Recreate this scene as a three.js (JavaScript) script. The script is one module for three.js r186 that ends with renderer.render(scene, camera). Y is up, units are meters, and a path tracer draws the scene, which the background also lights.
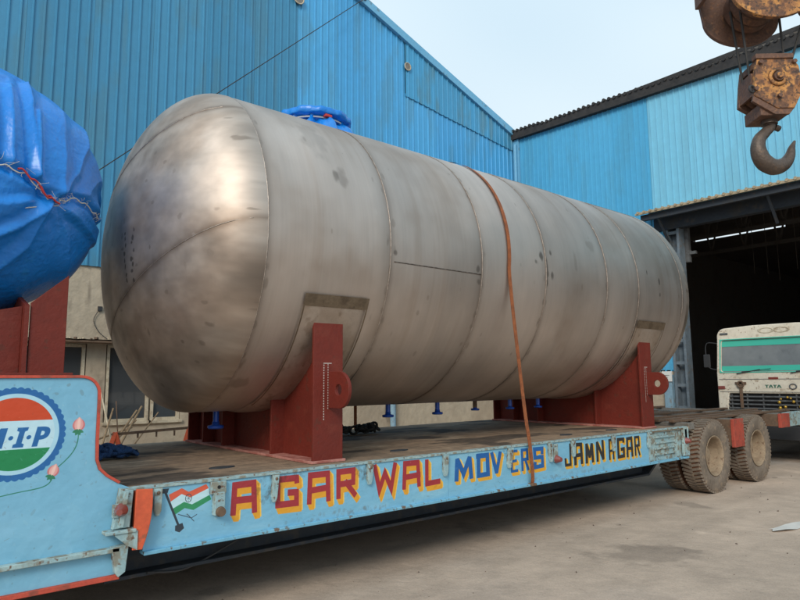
import * as THREE from 'three';
import { mergeGeometries, toCreasedNormals } from 'three/addons/utils/BufferGeometryUtils.js';
import { RoundedBoxGeometry } from 'three/addons/geometries/RoundedBoxGeometry.js';

// ------------------------------------------------------------------ camera, sky, sun, exposure
const scene = new THREE.Scene();
const camera = new THREE.PerspectiveCamera(50.93, 4 / 3, 0.05, 900);
camera.position.set(0, 1.65, 0);
camera.up.set(-0.074, 0.992, 0.102);
camera.lookAt(0.636, 1.776, -0.761);

const SUN = new THREE.Vector3(-0.69, 0.53, 0.49).normalize();
function hazySky() {
  const w = 512, h = 256, d = new Float32Array(w * h * 4);
  for (let j = 0; j < h; j++) for (let i = 0; i < w; i++) {
    const phi = (i + 0.5) / w * 2 * Math.PI - Math.PI, th = (0.5 - (j + 0.5) / h) * Math.PI * -1;
    const y = Math.sin(th), c = Math.cos(th), x = c * Math.cos(phi), z = c * Math.sin(phi);
    const e = Math.max(0, y), k = (j * w + i) * 4;
    const f = Math.pow(1 - e, 2.6);
    const r = 0.62 + (0.90 - 0.62) * f, g = 0.80 + (0.965 - 0.80) * f, b = 0.93 + (0.985 - 0.93) * f;
    const cs = Math.max(0, x * SUN.x + y * SUN.y + z * SUN.z);
    const halo = 0.55 * Math.pow(cs, 10);          // thin bright haze round the veiled sun
    const wisp = 0.018 * (Math.sin(x * 7 + y * 19) + Math.sin(z * 9 - y * 23 + x * 3) + Math.sin((x + z) * 13 + y * 31));
    d[k] = r + halo + wisp; d[k + 1] = g + halo * 0.95 + wisp * .8; d[k + 2] = b + halo * 0.86 + wisp * .5; d[k + 3] = 1;
  }
  const t = new THREE.DataTexture(d, w, h, THREE.RGBAFormat, THREE.FloatType);
  t.mapping = THREE.EquirectangularReflectionMapping; t.magFilter = t.minFilter = THREE.LinearFilter; t.needsUpdate = true;
  return t;
}
const skyTex = hazySky();
scene.background = skyTex; scene.environment = skyTex;

const sun = new THREE.DirectionalLight(new THREE.Color(1.0, 0.92, 0.80), 1.9);
sun.position.copy(SUN).multiplyScalar(60).add(new THREE.Vector3(6, 0, -6)); sun.target.position.set(6, 0, -6);
sun.castShadow = true; sun.shadow.radius = 34; sun.shadow.mapSize.set(4096, 4096);
Object.assign(sun.shadow.camera, { left: -30, right: 30, top: 30, bottom: -30, near: 1, far: 140 });
scene.add(sun, sun.target);

const renderer = new THREE.WebGLRenderer({ antialias: true });
renderer.toneMapping = THREE.LinearToneMapping;
renderer.toneMappingExposure = 1.05;
renderer.shadowMap.enabled = true;

// ------------------------------------------------------------------ numbers and noise
const PI = Math.PI, V = (x, y, z) => new THREE.Vector3(x, y, z);
function rng(a) { return () => { a |= 0; a = a + 0x6D2B79F5 | 0; let t = Math.imul(a ^ a >>> 15, 1 | a); t = t + Math.imul(t ^ t >>> 7, 61 | t) ^ t; return ((t ^ t >>> 14) >>> 0) / 4294967296; }; }
const rand = rng(77), rr = (a, b) => a + (b - a) * rand();
const lerp = (a, b, t) => a + (b - a) * t, clamp = (x, a = 0, b = 1) => Math.min(b, Math.max(a, x));
const sstep = (a, b, x) => { const t = clamp((x - a) / (b - a)); return t * t * (3 - 2 * t); };
function hash(x, y, s) { let h = Math.imul(x, 374761393) + Math.imul(y, 668265263) + Math.imul(s, 974634541) | 0; h = Math.imul(h ^ h >>> 13, 1274126177); return ((h ^ h >>> 16) >>> 0) / 4294967296; }
function vn(u, v, px, py, s) {             // tileable value noise, u v in 0..1
  const x = u * px, y = v * py; let x0 = Math.floor(x), y0 = Math.floor(y); const fx = x - x0, fy = y - y0;
  x0 = ((x0 % px) + px) % px; y0 = ((y0 % py) + py) % py; const x1 = (x0 + 1) % px, y1 = (y0 + 1) % py;
  const a = fx * fx * (3 - 2 * fx), b = fy * fy * (3 - 2 * fy);
  return lerp(lerp(hash(x0, y0, s), hash(x1, y0, s), a), lerp(hash(x0, y1, s), hash(x1, y1, s), a), b);
}
function fbmAt(u, v, px, py, oct, s) { let a = 0.5, t = 0, n = 0; for (let i = 0; i < oct; i++) { t += a * vn(u, v, px << i, py << i, s + i * 17); n += a; a *= 0.55; } return t / n; }
const fields = new Map();                  // tileable noise fields, computed once and shifted by the seed
function fbm(u, v, px, py, oct, s) {
  const top = Math.max(px, py) << (oct - 1), key = (px * 4096 + py) * 16 + oct; let f = fields.get(key);
  if (!f) { const n = top > 300 ? 1024 : top > 100 ? 512 : 256, d = new Float32Array(n * n); for (let j = 0; j < n; j++) for (let i = 0; i < n; i++) d[j * n + i] = fbmAt(i / n, j / n, px, py, oct, px * 7 + oct); fields.set(key, f = { n, d }); }
  const n = f.n, m = n - 1, x = (u + s * .3719) * n, y = (v + s * .6173) * n, x0 = Math.floor(x), y0 = Math.floor(y), fx = x - x0, fy = y - y0, a = x0 & m, b = (x0 + 1) & m, c = (y0 & m) * n, e = ((y0 + 1) & m) * n, d = f.d;
  return (d[c + a] * (1 - fx) + d[c + b] * fx) * (1 - fy) + (d[e + a] * (1 - fx) + d[e + b] * fx) * fy;
}
function dataTex(w, h, fn, srgb, tileX, tileY = tileX, mirror) {
  const d = new Uint8Array(w * h * 4), o = [0, 0, 0];
  for (let j = 0; j < h; j++) for (let i = 0; i < w; i++) { fn((i + 0.5) / w, (j + 0.5) / h, o); const k = (j * w + i) * 4; d[k] = clamp(o[0], 0, 255); d[k + 1] = clamp(o[1], 0, 255); d[k + 2] = clamp(o[2], 0, 255); d[k + 3] = 255; }
  const t = new THREE.DataTexture(d, w, h, THREE.RGBAFormat); t.magFilter = THREE.LinearFilter; t.minFilter = THREE.LinearMipmapLinearFilter; t.generateMipmaps = true;
  t.wrapS = t.wrapT = mirror ? THREE.MirroredRepeatWrapping : THREE.RepeatWrapping;
  if (srgb) t.colorSpace = THREE.SRGBColorSpace;
  if (tileX) t.repeat.set(1 / tileX, 1 / tileY);
  t.needsUpdate = true; return t;
}
// weathered paint / metal / plaster: a base colour with patches of other colours and grain (sRGB 0..255)
function weather(size, tile, base, patches, grain, seed, stretch = 1) {
  return dataTex(size, size, (u, v, o) => {
    let r = base[0], g = base[1], b = base[2];
    for (const p of patches) {
      const n = fbm(u, v, p.p, Math.max(1, Math.round(p.p * (p.s || 1))), p.o || 4, seed + (p.seed || 0));
      const m = sstep(p.a, p.b, n) * p.k; r = lerp(r, p.c[0], m); g = lerp(g, p.c[1], m); b = lerp(b, p.c[2], m);
    }
    const f = 1 + (hash(Math.floor(u * size), Math.floor(v * size), seed) - 0.5) * grain + (fbm(u, v, 32, 32, 3, seed + 9) - 0.5) * grain * 1.5;
    o[0] = r * f; o[1] = g * f; o[2] = b * f;
  }, true, tile, tile * stretch);
}
const bumpTex = (size, tile, p, oct, seed, py = p, tileY = tile) => dataTex(size, size, (u, v, o) => { o[0] = o[1] = o[2] = 255 * fbm(u, v, p, py, oct, seed); }, false, tile, tileY);
const roughTex = (size, tile, lo, hi, p, oct, seed, py = p) => dataTex(size, size, (u, v, o) => { o[0] = 0; o[1] = 255 * lerp(lo, hi, sstep(0.25, 0.75, fbm(u, v, p, py, oct, seed))); o[2] = 0; }, false, tile);
const std = (p) => new THREE.MeshStandardMaterial(p), phy = (p) => new THREE.MeshPhysicalMaterial(p);
const rgb = (r, g, b) => new THREE.Color().setRGB(r, g, b);

// ------------------------------------------------------------------ geometry helpers
function norm(g) { if (g.index) g = g.toNonIndexed(); for (const k of Object.keys(g.attributes)) if (!['position', 'normal', 'uv'].includes(k)) g.deleteAttribute(k); if (!g.attributes.normal) g.computeVertexNormals(); if (!g.attributes.uv) g.setAttribute('uv', new THREE.BufferAttribute(new Float32Array(g.attributes.position.count * 2), 2)); return g; }
function uvm(g) {                          // uv in metres by the way each face points
  g = norm(g); const p = g.attributes.position, n = g.attributes.normal, uv = g.attributes.uv;
  for (let i = 0; i < p.count; i += 3) {
    let ax = 0, ay = 0, az = 0; for (let k = 0; k < 3; k++) { ax += n.getX(i + k); ay += n.getY(i + k); az += n.getZ(i + k); }
    ax = Math.abs(ax); ay = Math.abs(ay); az = Math.abs(az);
    for (let k = 0; k < 3; k++) { const x = p.getX(i + k), y = p.getY(i + k), z = p.getZ(i + k); if (ay >= ax && ay >= az) uv.setXY(i + k, x, z); else if (az >= ax) uv.setXY(i + k, x, y); else uv.setXY(i + k, z, y); }
  }
  return g;
}
function merged(list) { list = (Array.isArray(list) ? list : [list]).map(norm); return list.length === 1 ? list[0] : mergeGeometries(list); }
function mesh(name, geo, mat, parent = scene, raw) {
  const g = raw ? merged(geo) : uvm(merged(geo)); const m = new THREE.Mesh(g, mat); m.name = name; m.castShadow = m.receiveShadow = true; parent.add(m); return m;
}
const taken = {};
function numbered(n) { const k = taken[n] = (taken[n] ?? -1) + 1; return k ? n + '_' + String(k).padStart(3, '0') : n; }
function tag(o, label, category, group, kind) { o.userData.label = label; if (category) o.userData.category = category; if (group) o.userData.group = group; if (kind) o.userData.kind = kind; return o; }
function thing(name, label, category, group) { const o = new THREE.Group(); o.name = numbered(name); scene.add(o); return tag(o, label, category, group); }
const box = (x0, x1, y0, y1, z0, z1) => new THREE.BoxGeometry(x1 - x0, y1 - y0, z1 - z0).translate((x0 + x1) / 2, (y0 + y1) / 2, (z0 + z1) / 2);
const rbox = (x0, x1, y0, y1, z0, z1, r = 0.006, s = 2) => new RoundedBoxGeometry(x1 - x0, y1 - y0, z1 - z0, s, Math.min(r, (x1 - x0) / 2.1, (y1 - y0) / 2.1, (z1 - z0) / 2.1)).translate((x0 + x1) / 2, (y0 + y1) / 2, (z0 + z1) / 2);
function bar(a, b, w, h = w) {             // square bar from a to b
  const d = b.clone().sub(a), l = d.length(), g = new THREE.BoxGeometry(w, l, h);
  return g.applyQuaternion(new THREE.Quaternion().setFromUnitVectors(V(0, 1, 0), d.normalize())).translate((a.x + b.x) / 2, (a.y + b.y) / 2, (a.z + b.z) / 2);
}
function rod(a, b, r, s = 10, r2 = r) { const d = b.clone().sub(a), l = d.length(); return new THREE.CylinderGeometry(r2, r, l, s).applyQuaternion(new THREE.Quaternion().setFromUnitVectors(V(0, 1, 0), d.normalize())).translate((a.x + b.x) / 2, (a.y + b.y) / 2, (a.z + b.z) / 2); }
const tube = (pts, r, n = pts.length * 6, s = 8) => new THREE.TubeGeometry(new THREE.CatmullRomCurve3(pts), n, r, s);
function extrude(pts, depth, bevel = 0, holes = []) {   // outline in xy pushed along +z from 0 to depth
  const s = new THREE.Shape(pts.map(p => new THREE.Vector2(p[0], p[1]))); for (const h of holes) s.holes.push(h);
  return new THREE.ExtrudeGeometry(s, { depth: depth - 2 * bevel, bevelEnabled: bevel > 0, bevelSize: bevel, bevelThickness: bevel, bevelOffset: -bevel, bevelSegments: 2, curveSegments: 24 }).translate(0, 0, bevel);
}
const circle = (x, y, r) => new THREE.Path().absarc(x, y, r, 0, PI * 2, true);
function grid(nu, nv, fn, smooth = true) { // fn(u, v) -> [x, y, z, s, t]
  const p = [], uv = [], ix = [];
  for (let j = 0; j <= nv; j++) for (let i = 0; i <= nu; i++) { const q = fn(i / nu, j / nv); p.push(q[0], q[1], q[2]); uv.push(q[3] ?? i / nu, q[4] ?? j / nv); }
  for (let j = 0; j < nv; j++) for (let i = 0; i < nu; i++) { const a = j * (nu + 1) + i, b = a + 1, c = a + nu + 1, d = c + 1; ix.push(a, b, d, a, d, c); }
  const g = new THREE.BufferGeometry(); g.setAttribute('position', new THREE.Float32BufferAttribute(p, 3)); g.setAttribute('uv', new THREE.Float32BufferAttribute(uv, 2)); g.setIndex(ix); g.computeVertexNormals(); return g;
}
function sweep(pts, rad, seg = 16) {       // round section of changing radius along a smooth line
  const c = new THREE.CatmullRomCurve3(pts), n = 60, fr = c.computeFrenetFrames(n, false), R = (t) => { const k = t * (rad.length - 1), i = Math.min(rad.length - 2, Math.floor(k)); return lerp(rad[i], rad[i + 1], k - i); };
  const g = grid(seg, n, (u, v) => { const q = c.getPointAt(v), i = Math.round(v * n), a = u * 2 * PI, r = R(v); const e = fr.normals[i].clone().multiplyScalar(Math.cos(a) * r).add(fr.binormals[i].clone().multiplyScalar(Math.sin(a) * r)).add(q); return [e.x, e.y, e.z]; });
  const cap = (t, r) => new THREE.SphereGeometry(r, 12, 8).translate(...c.getPointAt(t).toArray());
  return [g, cap(0, rad[0] * 0.98), cap(1, rad[rad.length - 1] * 0.98)];
}
function canvasTex(w, h, draw) { const c = document.createElement('canvas'); c.width = w; c.height = h; draw(c.getContext('2d'), w, h); const t = new THREE.CanvasTexture(c); t.colorSpace = THREE.SRGBColorSpace; t.anisotropy = 8; return t; }

// ------------------------------------------------------------------ materials
const oxide = std({ map: weather(512, 1.6, [106, 32, 18], [{ p: 3, a: .42, b: .72, k: .5, c: [92, 27, 16] }, { p: 12, a: .6, b: .8, k: .35, c: [118, 54, 40], seed: 5 }, { p: 30, a: .66, b: .78, k: .5, c: [84, 44, 32], seed: 9 }], .07, 11), roughness: .68, bumpMap: bumpTex(256, .5, 24, 3, 12), bumpScale: .002 });
const dustEdge = std({ map: weather(256, .8, [176, 122, 112], [{ p: 6, a: .45, b: .7, k: .5, c: [130, 60, 50] }], .1, 14), roughness: .9 });
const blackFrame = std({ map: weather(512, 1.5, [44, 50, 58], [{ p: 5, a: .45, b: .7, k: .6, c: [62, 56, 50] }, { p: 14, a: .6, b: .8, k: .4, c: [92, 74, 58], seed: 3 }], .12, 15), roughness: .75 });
const rustSteel = std({ map: weather(512, 1, [104, 84, 68], [{ p: 5, a: .45, b: .7, k: .6, c: [74, 58, 48] }, { p: 12, a: .55, b: .8, k: .5, c: [134, 84, 56], seed: 4 }], .16, 16), roughness: .82 });
const greySteel = std({ map: weather(512, 1, [126, 122, 116], [{ p: 5, a: .45, b: .7, k: .6, c: [98, 90, 80] }, { p: 12, a: .6, b: .8, k: .6, c: [118, 82, 58], seed: 4 }], .12, 17), roughness: .7, metalness: .2 });
const trailerBlue = std({ map: weather(512, 1.2, [112, 172, 200], [{ p: 4, a: .45, b: .75, k: .3, c: [140, 186, 204] }, { p: 12, a: .62, b: .78, k: .55, c: [120, 116, 104], seed: 4 }, { p: 26, a: .68, b: .8, k: .8, c: [104, 70, 50], seed: 8 }], .07, 18), roughness: .6 });
const trailerWorn = std({ map: weather(512, .7, [142, 172, 178], [{ p: 4, a: .4, b: .7, k: .6, c: [168, 184, 178] }, { p: 10, a: .52, b: .72, k: .7, c: [124, 112, 94], seed: 4 }, { p: 24, a: .62, b: .78, k: .8, c: [96, 66, 50], seed: 8 }], .1, 19), roughness: .75 });
const orangePaint = std({ map: weather(512, .8, [206, 92, 58], [{ p: 5, a: .45, b: .75, k: .5, c: [186, 78, 52] }, { p: 16, a: .6, b: .78, k: .6, c: [132, 84, 64], seed: 4 }], .09, 20), roughness: .65 });
const orangeEdge = std({ map: weather(256, .6, [186, 76, 58], [{ p: 8, a: .5, b: .75, k: .6, c: [116, 70, 58] }], .12, 21), roughness: .7 });
const redPlate = std({ map: weather(256, .8, [172, 74, 58], [{ p: 6, a: .45, b: .7, k: .5, c: [130, 62, 52] }, { p: 14, a: .6, b: .8, k: .6, c: [120, 100, 86], seed: 3 }], .1, 22), roughness: .75 });
const lampRed = phy({ color: rgb(.22, .05, .04), roughness: .35, clearcoat: .6 });
const tarpBlue = phy({ map: weather(512, 1.2, [0, 122, 212], [{ p: 5, a: .45, b: .75, k: .35, c: [2, 138, 228] }, { p: 20, a: .66, b: .8, k: .25, c: [60, 150, 215], seed: 4 }], .04, 23), roughness: .42, clearcoat: .25, clearcoatRoughness: .22, bumpMap: dataTex(512, 512, (u, v, o) => { const n = 1 - Math.abs(fbm(u, v, 7, 9, 4, 24) * 2 - 1) * 1.6, m = 1 - Math.abs(fbm(u, v, 22, 18, 3, 25) * 2 - 1) * 1.6; o[0] = o[1] = o[2] = 255 * clamp(n * .7 + m * .3); }, false, 1.1), bumpScale: .006 });
const cordWhite = std({ color: rgb(.62, .6, .55), roughness: .9 }), cordRed = std({ color: rgb(.5, .05, .05), roughness: .9 });
const rubber = std({ map: weather(512, .8, [122, 110, 98], [{ p: 4, a: .4, b: .7, k: .5, c: [96, 86, 76] }, { p: 14, a: .55, b: .75, k: .6, c: [150, 130, 108], seed: 2 }], .16, 25), roughness: .95 });
const rubberGroove = std({ map: weather(256, .5, [104, 68, 48], [{ p: 8, a: .4, b: .7, k: .6, c: [70, 54, 44] }], .2, 26), roughness: .97 });
const rimMud = std({ map: weather(512, .7, [150, 132, 110], [{ p: 5, a: .45, b: .7, k: .5, c: [122, 102, 82] }, { p: 14, a: .6, b: .8, k: .6, c: [102, 74, 56], seed: 2 }], .12, 27), roughness: .85 });
const glassDark = phy({ color: rgb(.05, .055, .06), roughness: .12, metalness: 0, clearcoat: .4 });
const dark = std({ color: rgb(.012, .012, .013), roughness: .95 });
const plaster = std({ map: weather(1024, 4, [176, 162, 142], [{ p: 4, a: .45, b: .7, k: .5, c: [150, 134, 116] }, { p: 8, a: .58, b: .78, k: .5, c: [196, 184, 164], seed: 3, s: .5 }, { p: 18, a: .62, b: .8, k: .55, c: [110, 98, 86], seed: 6, s: .3 }], .07, 28), roughness: .93, bumpMap: bumpTex(512, 2, 20, 4, 29), bumpScale: .012 });
const frameCream = std({ map: weather(256, .8, [190, 178, 156], [{ p: 8, a: .5, b: .75, k: .5, c: [140, 122, 100] }], .1, 30), roughness: .8 });
const sheetMat = (base, alt, seed, dirt = .22) => std({ map: weather(512, 3.2, base, [{ p: 3, a: .4, b: .7, k: .5, c: alt, s: .5 }, { p: 10, a: .56, b: .8, k: dirt, c: [88, 112, 118], seed: 4, s: .25 }], .03, seed), roughness: .52 });
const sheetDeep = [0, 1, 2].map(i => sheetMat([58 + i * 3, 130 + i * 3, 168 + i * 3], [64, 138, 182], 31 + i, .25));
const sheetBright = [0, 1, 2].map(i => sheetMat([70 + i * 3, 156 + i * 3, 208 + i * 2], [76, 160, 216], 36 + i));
const sheetPatch = [0, 1].map(i => sheetMat([66, 146 + i * 4, 188 + i * 6], [72, 152, 196], 40 + i, .4));
const sheetRight = [0, 1, 2].map(i => sheetMat([78 + i * 2, 164 + i * 2, 206 + i * 2], [84, 170, 212], 44 + i, .12));
const sheetPale = [0, 1, 2].map(i => sheetMat([118 + i * 2, 186 + i * 2, 214 + i * 2], [114, 184, 213], 48 + i, .1));
const trimBlue = std({ map: weather(256, 1.5, [104, 168, 204], [{ p: 5, a: .45, b: .75, k: .4, c: [84, 150, 192] }, { p: 14, a: .65, b: .8, k: .5, c: [96, 110, 116], seed: 4 }], .05, 51), roughness: .55 });
const roofDark = std({ map: weather(256, 1.2, [52, 50, 50], [{ p: 8, a: .45, b: .7, k: .6, c: [36, 36, 38] }], .15, 52), roughness: .9 });
const roofBeige = std({ map: weather(256, 1.2, [168, 152, 126], [{ p: 8, a: .45, b: .7, k: .6, c: [128, 108, 86] }], .12, 53), roughness: .9 });
const shedSheet = std({ map: weather(256, 2, [92, 88, 84], [{ p: 5, a: .45, b: .7, k: .5, c: [78, 72, 66] }, { p: 14, a: .6, b: .8, k: .5, c: [98, 76, 60], seed: 3 }], .1, 67), roughness: .92 });
const crane = std({ map: weather(512, .55, [184, 130, 72], [{ p: 4, a: .38, b: .62, k: .8, c: [134, 90, 58] }, { p: 10, a: .46, b: .66, k: .85, c: [90, 62, 48], seed: 4 }, { p: 24, a: .58, b: .7, k: .7, c: [58, 46, 42], seed: 8 }], .16, 54), roughness: .72, bumpMap: bumpTex(256, .3, 14, 4, 55), bumpScale: .004 });
const craneRust = std({ map: weather(512, .5, [98, 70, 56], [{ p: 5, a: .45, b: .7, k: .7, c: [64, 50, 44] }, { p: 14, a: .58, b: .75, k: .6, c: [134, 92, 62], seed: 4 }], .18, 56), roughness: .68, bumpMap: bumpTex(256, .3, 14, 4, 57), bumpScale: .004 });
const hookSteel = std({ map: weather(512, .4, [92, 80, 72], [{ p: 5, a: .45, b: .7, k: .6, c: [66, 58, 54] }, { p: 16, a: .6, b: .78, k: .5, c: [116, 90, 70], seed: 4 }], .14, 58), roughness: .5, metalness: .45, bumpMap: bumpTex(256, .3, 20, 4, 59), bumpScale: .003 });
const ropeSteel = std({ color: rgb(.045, .042, .04), roughness: .7, metalness: .4 });
const truckWhite = std({ map: weather(512, 1.2, [222, 212, 194], [{ p: 4, a: .45, b: .7, k: .35, c: [200, 186, 164] }, { p: 12, a: .62, b: .8, k: .5, c: [158, 136, 112], seed: 4 }, { p: 28, a: .7, b: .82, k: .6, c: [122, 94, 74], seed: 7 }], .06, 60), roughness: .55 });
const truckBlack = std({ color: rgb(.03, .03, .032), roughness: .7 });
const grilleGrey = std({ map: weather(256, .6, [92, 94, 96], [{ p: 8, a: .45, b: .7, k: .5, c: [64, 62, 60] }], .1, 61), roughness: .6 });
const columnGrey = std({ map: weather(256, 1, [104, 116, 126], [{ p: 6, a: .45, b: .7, k: .5, c: [84, 94, 102] }, { p: 14, a: .6, b: .8, k: .5, c: [112, 92, 78], seed: 3 }], .1, 66), roughness: .75 });
const filmGreen = phy({ color: rgb(.07, .52, .40), roughness: .35, clearcoat: .4 });
const skyDustGlass = phy({ map: weather(512, 1.4, [122, 128, 132], [{ p: 4, a: .4, b: .7, k: .5, c: [140, 144, 146] }, { p: 12, a: .6, b: .8, k: .4, c: [104, 108, 112], seed: 3 }], .03, 62), roughness: .25, clearcoat: .5 });  // reflected sky painted in as opaque grey, together with a dust film
const gold = std({ color: rgb(.55, .34, .06), roughness: .35, metalness: .7 });
const bluePlastic = phy({ color: rgb(.015, .09, .5), roughness: .4, clearcoat: .3 });
const signWhite = std({ color: rgb(.66, .66, .64), roughness: .7 });
const webbing = std({ map: weather(256, .3, [148, 86, 50], [{ p: 6, a: .4, b: .7, k: .6, c: [118, 68, 42] }, { p: 20, a: .6, b: .8, k: .5, c: [110, 66, 44], seed: 3 }], .2, 63), roughness: .92 });
const wood = std({ map: weather(256, .6, [138, 116, 90], [{ p: 4, a: .4, b: .7, k: .6, c: [104, 86, 66], s: 4 }], .14, 64), roughness: .9 });
const postBlue = std({ map: weather(256, 1, [128, 158, 176], [{ p: 6, a: .45, b: .7, k: .5, c: [108, 136, 154] }, { p: 14, a: .6, b: .8, k: .5, c: [120, 100, 86], seed: 3 }], .08, 65), roughness: .7 });

// ------------------------------------------------------------------ ground
{
  const marks = []; const r = rng(5);
  for (let i = 0; i < 70; i++) marks.push([r(), r(), .004 + r() * .03, .3 + r() * .7, r() * PI, r() < .6 ? .05 + r() * .10 : -.05 - r() * .08]);
  const map = dataTex(2048, 2048, (u, v, o) => {
    const a = fbm(u, v, 3, 3, 6, 101), b = fbm(u, v, 14, 14, 5, 120), c = fbm(u, v, 90, 90, 3, 140), w = fbm(u, v, 6, 40, 4, 160);
    let k = 1 + (a - .5) * .28 + (b - .5) * .16 + (c - .5) * .13 + (w - .5) * .16 + (hash(u * 2048 | 0, v * 2048 | 0, 4) - .5) * .10;
    for (const m of marks) { const dx = u - m[0], dy = v - m[1]; if (Math.abs(dx) > .06 || Math.abs(dy) > .06) continue; const cx = dx * Math.cos(m[4]) + dy * Math.sin(m[4]), cy = (-dx * Math.sin(m[4]) + dy * Math.cos(m[4])) / m[3]; const d = Math.hypot(cx, cy) / m[2] + (b - .5) * 1.6 + (c - .5); k -= m[5] * (1 - sstep(.5, 1, d)); }
    const t = sstep(.52, .72, fbm(u, v, 5, 5, 5, 180)) * .5;
    o[0] = lerp(182, 171, t) * k; o[1] = lerp(163, 155, t) * k; o[2] = lerp(146, 142, t) * k;
  }, true, 15, 15, true);
  const g = new THREE.PlaneGeometry(600, 600, 1, 1).rotateX(-PI / 2);
  const m = mesh('ground', g, std({ map, roughness: .93, bumpMap: bumpTex(1024, 2.4, 40, 5, 190), bumpScale: .006 }));
  tag(m, 'dusty beige concrete yard stained with oil and tyre marks', 'ground', null, 'structure');
  const gg = new THREE.DodecahedronGeometry(1, 0), im = new THREE.InstancedMesh(gg, std({ color: rgb(.13, .10, .08), roughness: .95 }), 520), M4 = new THREE.Matrix4(), q = new THREE.Quaternion();
  for (let i = 0; i < 520; i++) { const s = .002 + Math.pow(r(), 6) * .008; q.setFromEuler(new THREE.Euler(r() * 6, r() * 6, r() * 6)); M4.compose(V(2 + r() * 10, s * .5, -5.4 + r() * 4.6), q, V(s * 1.3, s * .8, s)); im.setMatrixAt(i, M4); }
  im.name = 'pebbles'; im.castShadow = im.receiveShadow = true; scene.add(im); tag(im, 'small dark pebbles and crumbs scattered over the yard', 'pebbles', null, 'stuff');
  const sheet = grid(24, 8, (u, v) => [lerp(7.58, 8.3, u) + .05 * Math.sin(v * 5), .008 + .012 * fbm(u, v, 5, 3, 3, 6) + .01 * Math.sin(u * 9) * v, -2.90 + (v - .5) * .16 * Math.sin(PI * (.15 + .7 * u)) + .05 * Math.sin(u * 4 + 1) + u * .22]);
  tag(mesh('plastic_sheet', sheet, std({ color: rgb(.62, .6, .56), roughness: .7 })), 'crumpled white plastic sheet lying flat on the concrete', 'litter');
}

// ------------------------------------------------------------------ ribbed sheet cladding
function ribbed(s0, s1, bot, top, pitch, rw, rh, at) {    // at(s, y, d) -> [x, y, z]
  const prof = []; const n = Math.round((s1 - s0) / pitch), p = (s1 - s0) / n;
  for (let i = 0; i < n; i++) { const c = s0 + (i + .5) * p; prof.push([s0 + i * p, 0], [c - rw, 0], [c - rw * .45, rh], [c + rw * .45, rh], [c + rw, 0]); }
  prof.push([s1, 0]);
  const P = [], U = [];
  for (let i = 0; i + 1 < prof.length; i++) { const [a, da] = prof[i], [b, db] = prof[i + 1]; if (b - a < 1e-6) continue;
    const q = [[a, bot(a), da], [b, bot(b), db], [b, top(b), db], [a, top(a), da]]; for (const k of [0, 1, 2, 0, 2, 3]) { P.push(...at(...q[k])); U.push(q[k][0], q[k][1]); } }
  const g = new THREE.BufferGeometry(); g.setAttribute('position', new THREE.Float32BufferAttribute(P, 3)); g.setAttribute('uv', new THREE.Float32BufferAttribute(U, 2)); g.computeVertexNormals(); return g;
}
const K = (v) => () => v;

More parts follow.
